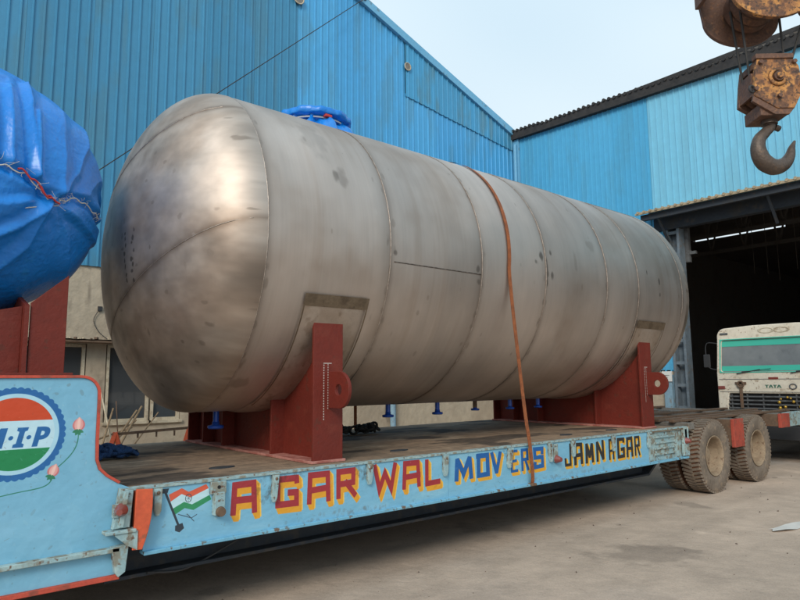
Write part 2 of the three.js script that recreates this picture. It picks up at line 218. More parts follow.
// ------------------------------------------------------------------ factory on the left (gable wall parallel to the trailer)
{
  const f = thing('factory_building', 'blue ribbed metal factory with sloping roofline above a beige plastered base', 'building');
  const ZW = -12, roof = (x) => 11.22 - .363 * (x - 8.87) * (x > 2 ? 1 : 1) - (x < 2 ? (2 - x) * .726 : 0);
  const at = (s, y, d) => [s, y, ZW + d];
  let i = 0;
  for (let x = -7.02 - 1.08; x < 14.5; x += 1.08) {
    const x1 = Math.min(x + 1.08, 14.58), jit = (hash(i, 3, 9) - .5) * .02;
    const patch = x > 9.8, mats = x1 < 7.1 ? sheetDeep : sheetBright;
    const ov = (s) => 9.08 - .115 * (s - 10);
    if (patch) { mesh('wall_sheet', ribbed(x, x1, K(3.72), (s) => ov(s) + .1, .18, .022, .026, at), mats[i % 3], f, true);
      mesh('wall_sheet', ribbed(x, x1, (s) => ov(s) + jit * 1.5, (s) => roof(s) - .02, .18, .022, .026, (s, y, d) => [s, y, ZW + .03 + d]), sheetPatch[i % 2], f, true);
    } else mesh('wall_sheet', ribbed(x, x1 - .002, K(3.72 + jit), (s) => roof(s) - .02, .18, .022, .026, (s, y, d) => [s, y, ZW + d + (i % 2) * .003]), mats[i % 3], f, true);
    i++;
  }
  // barge flashing along the slope
  const fl = (x0, x1) => { const g = extrude([[x0, roof(x0) - .16], [x1, roof(x1) - .16], [x1, roof(x1) + .06], [x0, roof(x0) + .06]], .10, .008); return g.translate(0, 0, ZW + .01); };
  for (let x = 2; x < 14; x += 2.1) mesh('roof_flashing', fl(x + .003, Math.min(14.6, x + 2.1)), trimBlue, f);
  // roof and hidden walls
  mesh('roof', [extrude([[2, roof(2) - .05], [14.9, roof(14.9) - .05], [14.9, roof(14.9)], [2, roof(2)]], 22).translate(0, 0, ZW - 22), extrude([[-8.1, roof(-8.1) - .05], [2, roof(2) - .05], [2, roof(2)], [-8.1, roof(-8.1)]], 22).translate(0, 0, ZW - 22)], roofDark, f);
  mesh('rear_wall', [box(-8.1, 14.6, 0, 8, ZW - 22, ZW - 21.8), box(-8.3, -8.1, 0, 7.6, ZW - 22, ZW - .02)], shedSheet, f);
  // plastered base with openings
  const zb0 = ZW - .26, zb1 = ZW - .03, spans = [[-8.1, 1.75, 0, 3.75], [1.75, 2.88, 2.33, 3.75], [1.75, 2.88, 0, .93], [2.88, 3.2, 0, 3.75], [3.2, 4.57, 2.33, 3.75], [3.2, 4.57, 0, .93], [4.57, 4.8, 0, 3.75], [4.8, 6.3, 2.35, 3.75], [6.3, 14.6, 0, 3.75]];
  mesh('plaster_wall', spans.map(([a, b, c, d]) => box(a, b, c, d, zb0, zb1)), plaster, f);
  mesh('ledge', [grid(80, 1, (u, v) => [lerp(-2, 4.82, u), 2.385 + .012 * hash(u * 80 | 0, 1, 3), lerp(zb1, zb1 + .34 + .02 * hash(u * 80 | 0, 2, 3), v)]), box(-2, 4.82, 2.34, 2.375, zb1 - .01, zb1 + .33)], rustSteel, f);
  for (let k = 0; k < 26; k++) { const x = rr(1.4, 4.7), s = rr(.015, .05); mesh('brick_bit', new THREE.BoxGeometry(s * 2, s, s * 1.4).rotateY(rr(0, 3)).rotateZ(rr(-.2, .2)).translate(x, 2.40 + s / 2, zb1 + rr(.08, .3)), k % 3 ? frameCream : rustSteel, f); }
  const win = (x0, x1, y0, y1) => {
    const w = mesh('window', [box(x0, x0 + .05, y0, y1, zb1 - .12, zb1 - .01), box(x1 - .05, x1, y0, y1, zb1 - .12, zb1 - .01), box(x0 + .05, x1 - .05, y1 - .05, y1, zb1 - .12, zb1 - .01), box(x0 + .05, x1 - .05, y0, y0 + .05, zb1 - .12, zb1 - .01)], frameCream, f);
    mesh('pane', box(x0 + .05, x1 - .05, y0 + .05, y1 - .05, zb1 - .075, zb1 - .065), glassDark, w);
    mesh('sill', box(x0 - .04, x1 + .04, y0 - .05, y0, zb1 - .12, zb1 + .05), frameCream, w);
  };
  win(1.75, 2.86, .95, 2.32); win(3.22, 3.98, .95, 2.32); win(4.02, 4.56, .95, 2.32);
  mesh('door_recess', box(4.8, 6.3, 0, 2.35, zb0 - .6, zb0 - .55), shedSheet, f);
  mesh('pipe', [rod(V(9.72, 0, ZW + .07), V(9.72, 3.6, ZW + .07), .07, 14), box(9.60, 9.84, 1.2, 1.26, ZW - .02, ZW + .1)], postBlue, f);
  for (const [x, y, r] of [[10.31, 9.88, .10], [6.99, 10.47, .13]]) {
    const v = mesh('wall_vent', new THREE.TorusGeometry(r, .014, 8, 28).translate(x, y, ZW + .07), frameCream, f);
    mesh('vent_cover', new THREE.CylinderGeometry(r, r, .02, 28).rotateX(PI / 2).translate(x, y, ZW + .06), greySteel, v);
  }
  mesh('wall_socket', [box(3.02, 3.09, 2.92, 3.0, zb1 - .01, zb1 + .04), tube([V(3.03, 2.93, zb1 + .03), V(2.96, 2.75, zb1 + .02), V(3.05, 2.55, zb1 + .02), V(3.2, 2.42, zb1 + .03)], .006)], truckBlack, f);
}
{ // overhead stay wire
  const w = mesh(numbered('stay_wire'), [tube([V(.9, 3.53, -11.94), V(4, 6.50, -11.52), V(8.86, 11.2, -11.86)], .010, 40, 6), new THREE.TorusGeometry(.04, .012, 6, 14).translate(.9, 3.53, -11.96), new THREE.TorusGeometry(.04, .012, 6, 14).translate(8.86, 11.2, -11.88)], ropeSteel);
  tag(w, 'thin dark stay wire stretched diagonally in front of the blue factory wall', 'wire');
}

// ------------------------------------------------------------------ warehouse on the right (front faces the trailer's end)
{
  const b = thing('warehouse', 'lighter blue ribbed metal warehouse with a wide dark vehicle opening', 'building');
  const XB = 14.62, topY = (z) => lerp(8.90, 8.60, clamp((z + 12) / 7.5));
  const at = (s, y, d) => [XB - d, y, s];
  let i = 0;
  for (let z = -11.78; z < -7.66; z += 1.03) { const z1 = Math.min(z + 1.03, -7.65); if (z1 - z > .2) mesh('wall_sheet', ribbed(z, z1, K(1.80), topY, .155, .02, .022, at), sheetRight[i++ % 3], b, true); }
  for (let z = -7.65; z < 9; z += 1.085) mesh('wall_sheet', ribbed(z, z + 1.083, K(5.62), topY, .155, .02, .022, (s, y, d) => [XB - .012 - d, y, s]), sheetPale[i++ % 3], b, true);
  mesh('corner_flashing', rbox(XB - .07, XB + .02, 1.9, topY(-12) - .02, -11.98, -11.76, .01), trimBlue, b);
  mesh('downpipe', rod(V(XB - .12, 0, -11.85), V(XB - .12, 8.7, -11.85), .055, 12), trimBlue, b);
  // ragged dark roof edge
  const zs = []; for (let z = -12.1; z < 9.6; z += .155) zs.push(z);
  const edge = []; zs.forEach((z, k) => { const y = topY(z), h = .21 + .07 * hash(k >> 3, 7, 2) + .03 * hash(k, 5, 1); edge.push(box(XB - .15, XB + .05, y - .02, y + h - .05, z, z + .156)); edge.push(new THREE.CylinderGeometry(.045, .045, .24, 8).rotateZ(PI / 2).translate(XB - .06, y + h - .05, z + .078)); });
  mesh('roof_edge', edge, roofDark, b);
  mesh('roof', box(XB + .05, XB + 11, 9.0, 9.1, -12.4, 10), roofDark, b);
  // canopy over the opening
  const can = ribbed(-7.78, 9, K(0), K(.62), .155, .035, .03, (s, y, d) => [XB - .62 + y, 5.60 + y * .22 + d, s]);
  mesh('canopy_sheet', can, roofBeige, b, true);
  mesh('canopy_beam', [box(XB - .55, XB - .45, 5.42, 5.56, -7.7, 9), box(XB - .1, XB + .1, 5.2, 5.58, -7.6, 9)], blackFrame, b);  // near-black colour paints in the shade below the canopy
  const lip = []; for (let z = -7.78; z < 9; z += .155) lip.push(new THREE.CylinderGeometry(.034, .034, .1, 7).rotateZ(PI / 2).translate(XB - .63, 5.605, z + .0775));
  mesh('canopy_lip', [...lip, box(XB - .66, XB - .62, 5.555, 5.60, -7.78, 9)], roofBeige, b);
  for (let z = -7.3; z < 8; z += 2.4) mesh('canopy_strut', [bar(V(XB - .5, 5.5, z), V(XB - .02, 4.9, z), .05)], blackFrame, b);  // struts share the dark colour standing in for canopy shade
  // base and column left of the opening
  mesh('plaster_wall', box(XB, XB + .23, 0, 1.83, -12, -7.40), plaster, b);
  const col = mesh('column', [box(XB - .05, XB + .22, 0, 5.3, -7.36, -7.30), box(XB - .05, XB + .22, 0, 5.3, -7.09, -7.03), box(XB + .16, XB + .2, 0, 5.3, -7.3, -7.09)], columnGrey, b);
  for (let y = .4; y < 5.2; y += .52) mesh('batten', box(XB - .03, XB + .02, y, y + .07, -7.3, -7.09), columnGrey, col);
  mesh('post', rbox(XB - .14, XB + .02, 0, 1.72, -7.58, -7.38, .01), postBlue, b);
  const sg = mesh('notice', rbox(XB - .17, XB - .145, 1.56, 1.80, -7.60, -7.36, .004), signWhite, b);
  mesh('printed_line', [box(XB - .173, XB - .17, 1.70, 1.712, -7.55, -7.42), box(XB - .173, XB - .17, 1.655, 1.664, -7.55, -7.45)], grilleGrey, sg);
  mesh('bracing', [bar(V(XB + .3, 5.3, -7.5), V(XB + .3, 4.6, -6.9), .06), bar(V(XB + .3, 5.3, -7.0), V(XB + .3, 4.4, -7.0), .1), bar(V(XB + .3, 4.62, -7.5), V(XB + .3, 4.62, -6.8), .07)], grilleGrey, b);
  mesh('wall_sheet', ribbed(-7.648, -7.375, K(1.80), K(5.42), .1365, .02, .022, at), sheetRight[1], b, true);
  // dark interior, daylight slit high in the far gable
  const XF = XB + 10.4, XR = XB + 42;      // a tall front bay, then a long low rear bay; daylight slips in where the two roofs meet
  mesh('inner_wall', [box(XF, XF + .2, 7.21, 9, -12.2, 9.4), box(XF, XF + .2, 7.05, 7.21, -12.2, -11.5), box(XF, XF + .2, 7.05, 7.21, -8.15, 9.4), box(XB + .24, XF, 0, 9, -12.3, -12.1), box(XB + .02, XF, 0, 9, 9.3, 9.5), box(XB + .06, XB + .12, 5.6, 9, -7.6, 9.3), box(XB + .25, XB + .3, 1.8, 9, -12.1, -7.4)], shedSheet, b);
  mesh('rear_bay', [box(XF + .01, XR, 6.97, 7.05, -12.2, 9.4), box(XF, XR, 0, 6.97, -12.3, -12.1), box(XF, XR, 0, 6.97, 9.3, 9.5), box(XR, XR + .2, 0, 7.05, -12.3, 9.5)], shedSheet, b);
  for (let k = 0; k < 3; k++) { const x = XB + 2.5 + k * 2.8; const t = []; t.push(box(x - .05, x + .05, 6.0, 6.12, -12.1, 9.3), box(x - .05, x + .05, 8.3, 8.42, -12.1, 9.3)); for (let z = -12; z < 9; z += 1.1) t.push(bar(V(x, 6.1, z), V(x, 8.3, z + .55), .05), bar(V(x, 8.3, z + .55), V(x, 6.1, z + 1.1), .05)); mesh('roof_truss', t, shedSheet, b); }
  for (let k = 0; k < 16; k++) { const z = -9.2 + k * .52 + rr(-.15, .15), l = rr(.3, .9); mesh('hanging_chain', rod(V(XF - .5, 6.9 - l - 1, z), V(XF - .5, 8.9, z), .012, 5), greySteel, b); }
}

// ------------------------------------------------------------------ steel tank
const R = 1.483, TY = 2.854, TZ = -5.75, XA = 2.26, XE = 8.95, HD = .72;
const seams = [2.26, 3.47, 4.66, 5.70, 6.92, 7.66, 8.84];
function steelMap(w, h, fn, dots) {
  const cell = 64, gx = Math.ceil(w / cell), bins = new Map();
  for (const d of dots) { const x0 = Math.floor((d[0] - d[2]) * w / cell), x1 = Math.floor((d[0] + d[2]) * w / cell), y0 = Math.floor((d[1] - d[3]) * h / cell), y1 = Math.floor((d[1] + d[3]) * h / cell); for (let y = y0; y <= y1; y++) for (let x = x0; x <= x1; x++) { const k = y * gx + x; if (!bins.has(k)) bins.set(k, []); bins.get(k).push(d); } }
  return dataTex(w, h, (u, v, o) => {
    fn(u, v, o);
    const l = bins.get(Math.floor(v * h / cell) * gx + Math.floor(u * w / cell));
    if (l) for (const d of l) { const q = Math.hypot((u - d[0]) / d[2], (v - d[1]) / d[3]) + (fbm(u, v, 120, 120, 2, 7) - .5) * .9; const m = (1 - sstep(.35, .9, q)) * d[4]; o[0] = lerp(o[0], d[5][0], m); o[1] = lerp(o[1], d[5][1], m); o[2] = lerp(o[2], d[5][2], m); }
  }, true);
}
{
  const t = thing('pressure_vessel', 'bare stainless steel pressure vessel with domed ends on red saddles', 'tank');
  const LEN = XE - XA, r = rng(31), dots = [], A = (deg) => ((deg + 180) % 360) / 360, U = (x) => (x - XA) / LEN;
  for (let i = 0; i < 110; i++) { const big = r() < .10; dots.push([r(), .25 + r() * .5, (big ? .012 : .003) * (.5 + r()), (big ? .014 : .004) * (.5 + r()), .06 + r() * .2, r() < .7 ? [104, 92, 80] : [206, 200, 192]]); }
  for (const s of seams) for (let i = 0; i < 34; i++) dots.push([U(s) + (r() - .5) * .012, .2 + r() * .6, .0035, .006, .06 + r() * .2, [96, 86, 76]]);
  for (const [x, a, sx, sy, k] of [[5.62, 6, .008, .008, .6], [5.72, 1, .004, .02, .5], [5.8, 8, .006, .006, .6], [5.8, -2, .006, .007, .55], [5.72, -5, .004, .01, .5], [5.52, 3, .006, .005, .45], [4.6, -4, .006, .006, .5], [4.62, -9, .006, .005, .4], [3.52, -3, .005, .004, .5], [8.2, 4, .004, .006, .5], [8.2, -3, .004, .005, .5], [7.9, 8, .003, .005, .5], [3.0, 22, .014, .014, .22], [2.95, 22, .006, .008, .3], [2.85, 40, .03, .04, .12]]) dots.push([U(x), A(a), sx, sy, k, [88, 80, 74]]);
  const map = steelMap(2048, 1024, (u, v, o) => {
    const x = XA + u * LEN; let c = 0; while (c < seams.length - 1 && x > seams[c + 1]) c++;
    const st = vn(u, v, 900, 8, 3) * .5 + vn(u, v, 300, 5, 5) * .5, bl = fbm(u, v, 7, 9, 5, 21), sm = fbm(u, v, 40, 12, 4, 33), run = fbm(u, v, 60, 4, 4, 45);
    let k = 1 + (st - .5) * .03 + (bl - .5) * .20 + (sm - .5) * .10 + (hash(c, 4, 8) - .5) * .06;
    let br = sstep(.50, .78, fbm(u, v, 6, 8, 5, 57)) * .5 + sstep(.56, .8, run) * .22;
    let d = 9; for (const s of seams) d = Math.min(d, Math.abs(x - s) + (sm - .5) * .03);
    const heat = Math.exp(-Math.pow(d / .028, 2)) * .18 + Math.exp(-Math.pow(d / .09, 2)) * .10; br = clamp(br + heat * .9); k *= 1 - heat * .35;
    o[0] = lerp(190, 158, br) * k; o[1] = lerp(178, 140, br) * k; o[2] = lerp(169, 126, br) * k;
  }, dots);
  const rough = dataTex(1024, 512, (u, v, o) => { o[0] = o[2] = 0; o[1] = 255 * clamp(.56 + (fbm(u, v, 8, 9, 5, 61) - .5) * .16 + (vn(u, v, 420, 6, 63) - .5) * .02, .4, .75); });
  const bump = dataTex(1024, 512, (u, v, o) => { o[0] = o[1] = o[2] = 255 * (vn(u, v, 500, 10, 71) * .10 + fbm(u, v, 20, 24, 4, 73) * .9); });
  const steel = std({ map, roughnessMap: rough, roughness: 1, metalness: .94, bumpMap: bump, bumpScale: .004 });
  const dent = (x, a) => .006 * (fbm(x / 8, a / (2 * PI), 9, 12, 2, 81) - .5) - .005 * seams.reduce((m, s) => m + Math.exp(-Math.pow((x - s) / .05, 2)), 0);
  mesh('shell', grid(160, 180, (u, v) => { const x = XA + u * LEN, a = v * 2 * PI + PI, q = R + dent(x, v * 2 * PI); return [x, TY + q * Math.sin(a), TZ + q * Math.cos(a), u, v]; }), steel, t, true);
  // domed ends
  const hd = []; const r2 = rng(91), HU = (z) => (z - TZ) / (2 * R) + .5, HV = (y) => (y - TY) / (2 * R) + .5;
  for (let i = 0; i < 80; i++) hd.push([r2(), r2(), .004 + r2() * .012, .004 + r2() * .012, .08 + r2() * .26, r2() < .75 ? [92, 82, 72] : [206, 200, 190]]);
  for (let i = 0; i < 16; i++) { const row = i % 2; hd.push([HU(-5.44 + row * .13 + (r2() - .5) * .05), HV(2.90 - (i >> 1) * .058 + (r2() - .5) * .03), .005 + r2() * .006, .006 + r2() * .006, .35 + r2() * .3, [62, 56, 52]]); }
  for (const [z, y] of [[-4.45, 2.95], [-4.9, 2.35], [-4.6, 2.25], [-5.2, 3.3], [-5.0, 3.42], [-5.25, 2.6], [-4.75, 1.95], [-4.4, 2.2]]) hd.push([HU(z), HV(y), .010, .008, .2, [84, 74, 66]]);
  const cut1 = (y, z) => Math.abs(y - (3.60 + .34 * (z - TZ))) / 1.06, cut2 = (y, z) => Math.abs(y - (2.27 + .42 * (z - TZ))) / 1.08;
  const hmap = steelMap(1024, 1024, (u, v, o) => {
    const z = TZ + (u - .5) * 2 * R, y = TY + (v - .5) * 2 * R, sm = fbm(u, v, 30, 30, 4, 13), bl = fbm(u, v, 5, 5, 5, 17), sw = fbm(u, v, 9, 26, 4, 19);
    const d = Math.min(cut1(y, z), cut2(y, z)) + (sm - .5) * .03, heat = Math.exp(-Math.pow(d / .03, 2)) * .4 + Math.exp(-Math.pow(d / .1, 2)) * .12;
    let k = 1 + (bl - .5) * .22 + (sm - .5) * .16 + (sw - .5) * .16; const br = clamp(sstep(.45, .75, fbm(u, v, 4, 5, 5, 23)) * .65 + heat);
    const soot = sstep(.5, .74, fbm(u, v, 5, 4, 5, 29)) * .18;
    k *= (1 - heat * .25) * (1 - soot); o[0] = lerp(192, 158, br) * k; o[1] = lerp(179, 139, br) * k; o[2] = lerp(168, 124, br) * k;
  }, hd);
  const hrough = dataTex(512, 512, (u, v, o) => { o[0] = o[2] = 0; o[1] = 255 * clamp(.57 + (fbm(u, v, 7, 7, 5, 27) - .5) * .22, .42, .8); });
  const hsteel = std({ map: hmap, roughnessMap: hrough, roughness: 1, metalness: .94, bumpMap: bumpTex(512, 0, 10, 4, 47), bumpScale: .006 });
  const dome = (xc, sg) => grid(120, 60, (u, v) => { const a = u * 2 * PI + PI, p = v * PI / 2, q = R * Math.cos(p); const y = TY + q * Math.sin(a), z = TZ + q * Math.cos(a), w = .006 * (fbm(HU(z), HV(y), 6, 6, 2, 95) - .5) * Math.sin(p); return [xc + sg * (HD * Math.sin(p) + w), y, z, HU(z), HV(y)]; });
  mesh('domed_end', dome(XA, -1), hsteel, t, true); mesh('domed_end', dome(XE, 1), hsteel, t, true);
  // weld beads
  const weldMat = std({ map: weather(256, .3, [176, 164, 154], [{ p: 10, a: .4, b: .7, k: .6, c: [132, 118, 108] }], .2, 99), roughness: .5, metalness: .85 });
  const ring = (x, rad = R) => grid(8, 220, (u, v) => { const a = v * 2 * PI, b = u * 2 * PI, k = .0032 * (1 + .15 * Math.sin(v * 900)); const q = rad - .002 + k * Math.cos(b); return [x + k * 1.3 * Math.sin(b), TY + q * Math.sin(a), TZ + q * Math.cos(a)]; });
  for (const s of seams) mesh('weld_seam', ring(s), weldMat, t);
  const stain0 = std({ map: weather(256, .3, [122, 112, 104], [{ p: 10, a: .4, b: .7, k: .7, c: [84, 76, 70] }], .2, 96), roughness: .55, metalness: .8 });
  const lw = (x0, x1, deg) => { const a = deg * PI / 180; return rod(V(x0, TY + (R - .002) * Math.sin(a), TZ + (R - .002) * Math.cos(a)), V(x1, TY + (R - .002) * Math.sin(a), TZ + (R - .002) * Math.cos(a)), .007, 8); };
  mesh('weld_seam', lw(seams[1] + .04, seams[2] - .02, -6.1), stain0, t); for (const [i, d] of [[0, 118], [2, 132], [3, 64], [4, 140], [5, 60]]) mesh('weld_seam', lw(seams[i], seams[i + 1], d), weldMat, t);
  const chord = (y0, k) => { const p = []; for (let i = 0; i <= 40; i++) { const z = TZ + lerp(-1.4, 1.462, i / 40), y = y0 + k * (z - TZ), q = 1 - ((y - TY) ** 2 + (z - TZ) ** 2) / (R * R); if (q > .0005) p.push(V(XA - HD * Math.sqrt(q) + .0015, y, z)); } return tube(p, .004, 120, 6); };
  mesh('weld_seam', chord(3.60, .34), weldMat, t); mesh('weld_seam', chord(2.27, .42), weldMat, t);
  // saddles with their wear plates
  const padMat = std({ map: weather(512, 1.2, [190, 176, 164], [{ p: 4, a: .4, b: .7, k: .4, c: [160, 140, 122] }, { p: 14, a: .6, b: .8, k: .4, c: [128, 110, 94], seed: 4 }], .06, 97), roughness: .58, metalness: .92 });
  const stain = std({ map: weather(256, .5, [120, 104, 86], [{ p: 6, a: .4, b: .7, k: .6, c: [88, 74, 60] }], .14, 98), roughness: .65, metalness: .6 });
  const saddle = (x, x0, x1, degTop) => {
    const s = new THREE.Group(); s.name = 'saddle'; t.add(s);
    const e = 1.30, hw = .145, yb = .985;
    const a0 = -degTop * PI / 180, a1 = PI - a0;
    mesh('wear_plate', grid(6, 60, (u, v) => { const a = -lerp(-a0, a1, v), q = R + .018 - (u < .01 || u > .99 || v < .001 || v > .999 ? .018 : 0), xx = lerp(x0, x1, clamp(u < .01 ? 0 : u > .99 ? 1 : u)); return [xx, TY + q * Math.sin(a), TZ + q * Math.cos(a)]; }), padMat, s);
    mesh('plate_edge', [grid(2, 40, (u, v) => { const a = a0 - v * .9, q = R + .0195; return [lerp(x0, x0 + .012, u), TY + q * Math.sin(a), TZ + q * Math.cos(a)]; }), grid(2, 40, (u, v) => { const a = a0 - v * .9, q = R + .0195; return [lerp(x1 - .014, x1, u), TY + q * Math.sin(a), TZ + q * Math.cos(a)]; }), grid(20, 6, (u, v) => { const a = a0 - v * .07, q = R + .02; return [lerp(x0, x1, u), TY + q * Math.sin(a), TZ + q * Math.cos(a)]; })], stain, s);
    mesh('base_plate', rbox(x - .165, x + .165, yb, yb + .022, TZ - e - .03, TZ + e + .03, .004), dustEdge, s);
    const arc = []; for (let i = 0; i <= 36; i++) { const z = lerp(e, -e, i / 36); arc.push([z, TY - Math.sqrt(R * R - z * z) - .012 + .03]); }
    mesh('web', extrude([[-e, yb + .02], [e, yb + .02], ...arc], .03).rotateY(-PI / 2).translate(x + .015, 0, TZ), oxide, s);
    const rib = (z, top) => mesh('rib', rbox(x - hw, x + hw, yb + .02, top, TZ + z - .013, TZ + z + .013, .003), oxide, s);
    for (const z of [e, -e]) rib(z, 2.145);
    for (const z of [.60, -.42, -.9]) rib(z, TY - Math.sqrt(R * R - z * z) - .005);
    // lifting lug standing out of the near end plate
    for (const sg of [1, -1]) { const lug = extrude([[0, -.15], ...Array.from({ length: 25 }, (_, i) => { const a = -PI / 2 + i * PI / 24; return [.145 + .15 * Math.cos(a), .15 * Math.sin(a)]; }), [0, .15]], .03, .004, [circle(.145, 0, .045)]);
      mesh('lifting_lug', lug.rotateY(-PI / 2).scale(1, 1, sg).translate(x + .03, 1.575, TZ + sg * (e + .012)), oxide, s); }
    const ticks = []; for (let i = 0; i < 22; i++) { const y = 1.33 + i * .021; ticks.push(box(x - .05, x - .042, y, y + .012, TZ + e + .0135, TZ + e + .015)); if (i > 3) ticks.push(box(x - .008, x - .002, y + .004, y + .016, TZ + e + .0135, TZ + e + .015)); } ticks.push(box(x - .05, x + .03, 1.79, 1.797, TZ + e + .0135, TZ + e + .015));
    mesh('chalk_marking', ticks, std({ color: rgb(.5, .42, .38), roughness: .9 }), s);
  };
  saddle(2.925, 2.64, 3.28, 19.5); saddle(8.02, 7.69, 8.40, 17.5);
  // small nozzles with blue caps under the belly
  for (const [x, k] of [[2.53, 1], [4.61, .9], [5.39, .9], [6.06, .75], [6.75, .8], [7.36, .8]]) {
    const n = mesh('nozzle', rod(V(x, TY - R - .11 * k, TZ), V(x, TY - R + .05, TZ), .028, 14), x > 5.9 && x < 6.2 ? rustSteel : bluePlastic, t);
    mesh('cap', new THREE.LatheGeometry([[0, -.035], [.07, -.035], [.075, -.02], [.074, -.005], [.036, .002], [.034, .03], [0, .03]].map(p => new THREE.Vector2(p[0] * k, p[1] * k)), 20).translate(x, TY - R - .125 * k, TZ), bluePlastic, n);
  }
  // manhole wrapped in blue sheeting on top
  const mx = 3.58, mw = (a, q) => .018 * Math.sin(a * 11 + q * 9) + .012 * Math.sin(a * 23 + 1) + .03 * (vn(a / (2 * PI), q * .3 + .1, 24, 6, 3) - .5);
  const man = mesh('wrapped_manhole', grid(96, 18, (u, v) => { const a = u * 2 * PI; const pr = [[.56, 4.18], [.44, 4.34], [.34, 4.40], [.33, 4.445], [.39, 4.45], [.41, 4.465], [.41, 4.515], [.37, 4.535], [.2, 4.54], [0, 4.542]]; const k = v * (pr.length - 1), i = Math.min(pr.length - 2, Math.floor(k)), f = k - i; const q = lerp(pr[i][0], pr[i + 1][0], f), y = lerp(pr[i][1], pr[i + 1][1], f), w = mw(a, v) * (v < .75 ? (v < .4 ? 1.6 : .4) : .0); return [mx + (q + w) * Math.cos(a), y + w * .4, TZ + (q + w) * Math.sin(a)]; }), tarpBlue, t);
  mesh('cord', new THREE.TorusGeometry(.345, .010, 6, 40).rotateX(PI / 2).translate(mx, 4.425, TZ), cordWhite, man);
  mesh('red_tag', rbox(mx - .1, mx - .02, 4.42, 4.448, TZ + .34, TZ + .395, .005), cordRed, man);
}
{ // ratchet strap over the tank
  const pts = [], q = R + .012; for (let i = 0; i <= 60; i++) { const a = lerp(PI + .1, -.03, i / 60); pts.push([lerp(5.22, 5.05, i / 60) + .1 * Math.sin(PI * i / 60), TY + q * Math.sin(a), TZ + q * Math.cos(a)]); }
  const zE = -4.198; pts.push([5.07, 2.5, -4.252], [5.12, 1.9, -4.232], [5.19, 1.2, -4.208], [5.22, .99, zE], [5.245, .62, zE], [5.246, .57, zE - .02]);
  pts.unshift([5.24, .99, -7.262], [5.23, 2.0, -7.25]); pts.unshift([5.25, .62, -7.262]);
  const c = new THREE.CatmullRomCurve3(pts.map(p => V(...p)), false, 'centripetal'), n = 220;
  const ribbon = (o) => grid(1, n, (u, v) => { const p = c.getPointAt(v), tn = c.getTangentAt(v), s = V(1, 0, 0).addScaledVector(tn, -tn.x).normalize(), nn = s.clone().cross(tn); return [p.x + s.x * (u - .5) * .05 + nn.x * o, p.y + s.y * (u - .5) * .05 + nn.y * o, p.z + s.z * (u - .5) * .05 + nn.z * o]; });
  const m = tag(mesh(numbered('tie_down_strap'), [ribbon(.002), ribbon(-.002)], webbing), 'orange brown webbing strap pulled over the steel tank down to the deck edge', 'strap');
  mesh('hook', rbox(5.21, 5.28, .575, .60, -4.24, -4.17, .006), rustSteel, m);
}

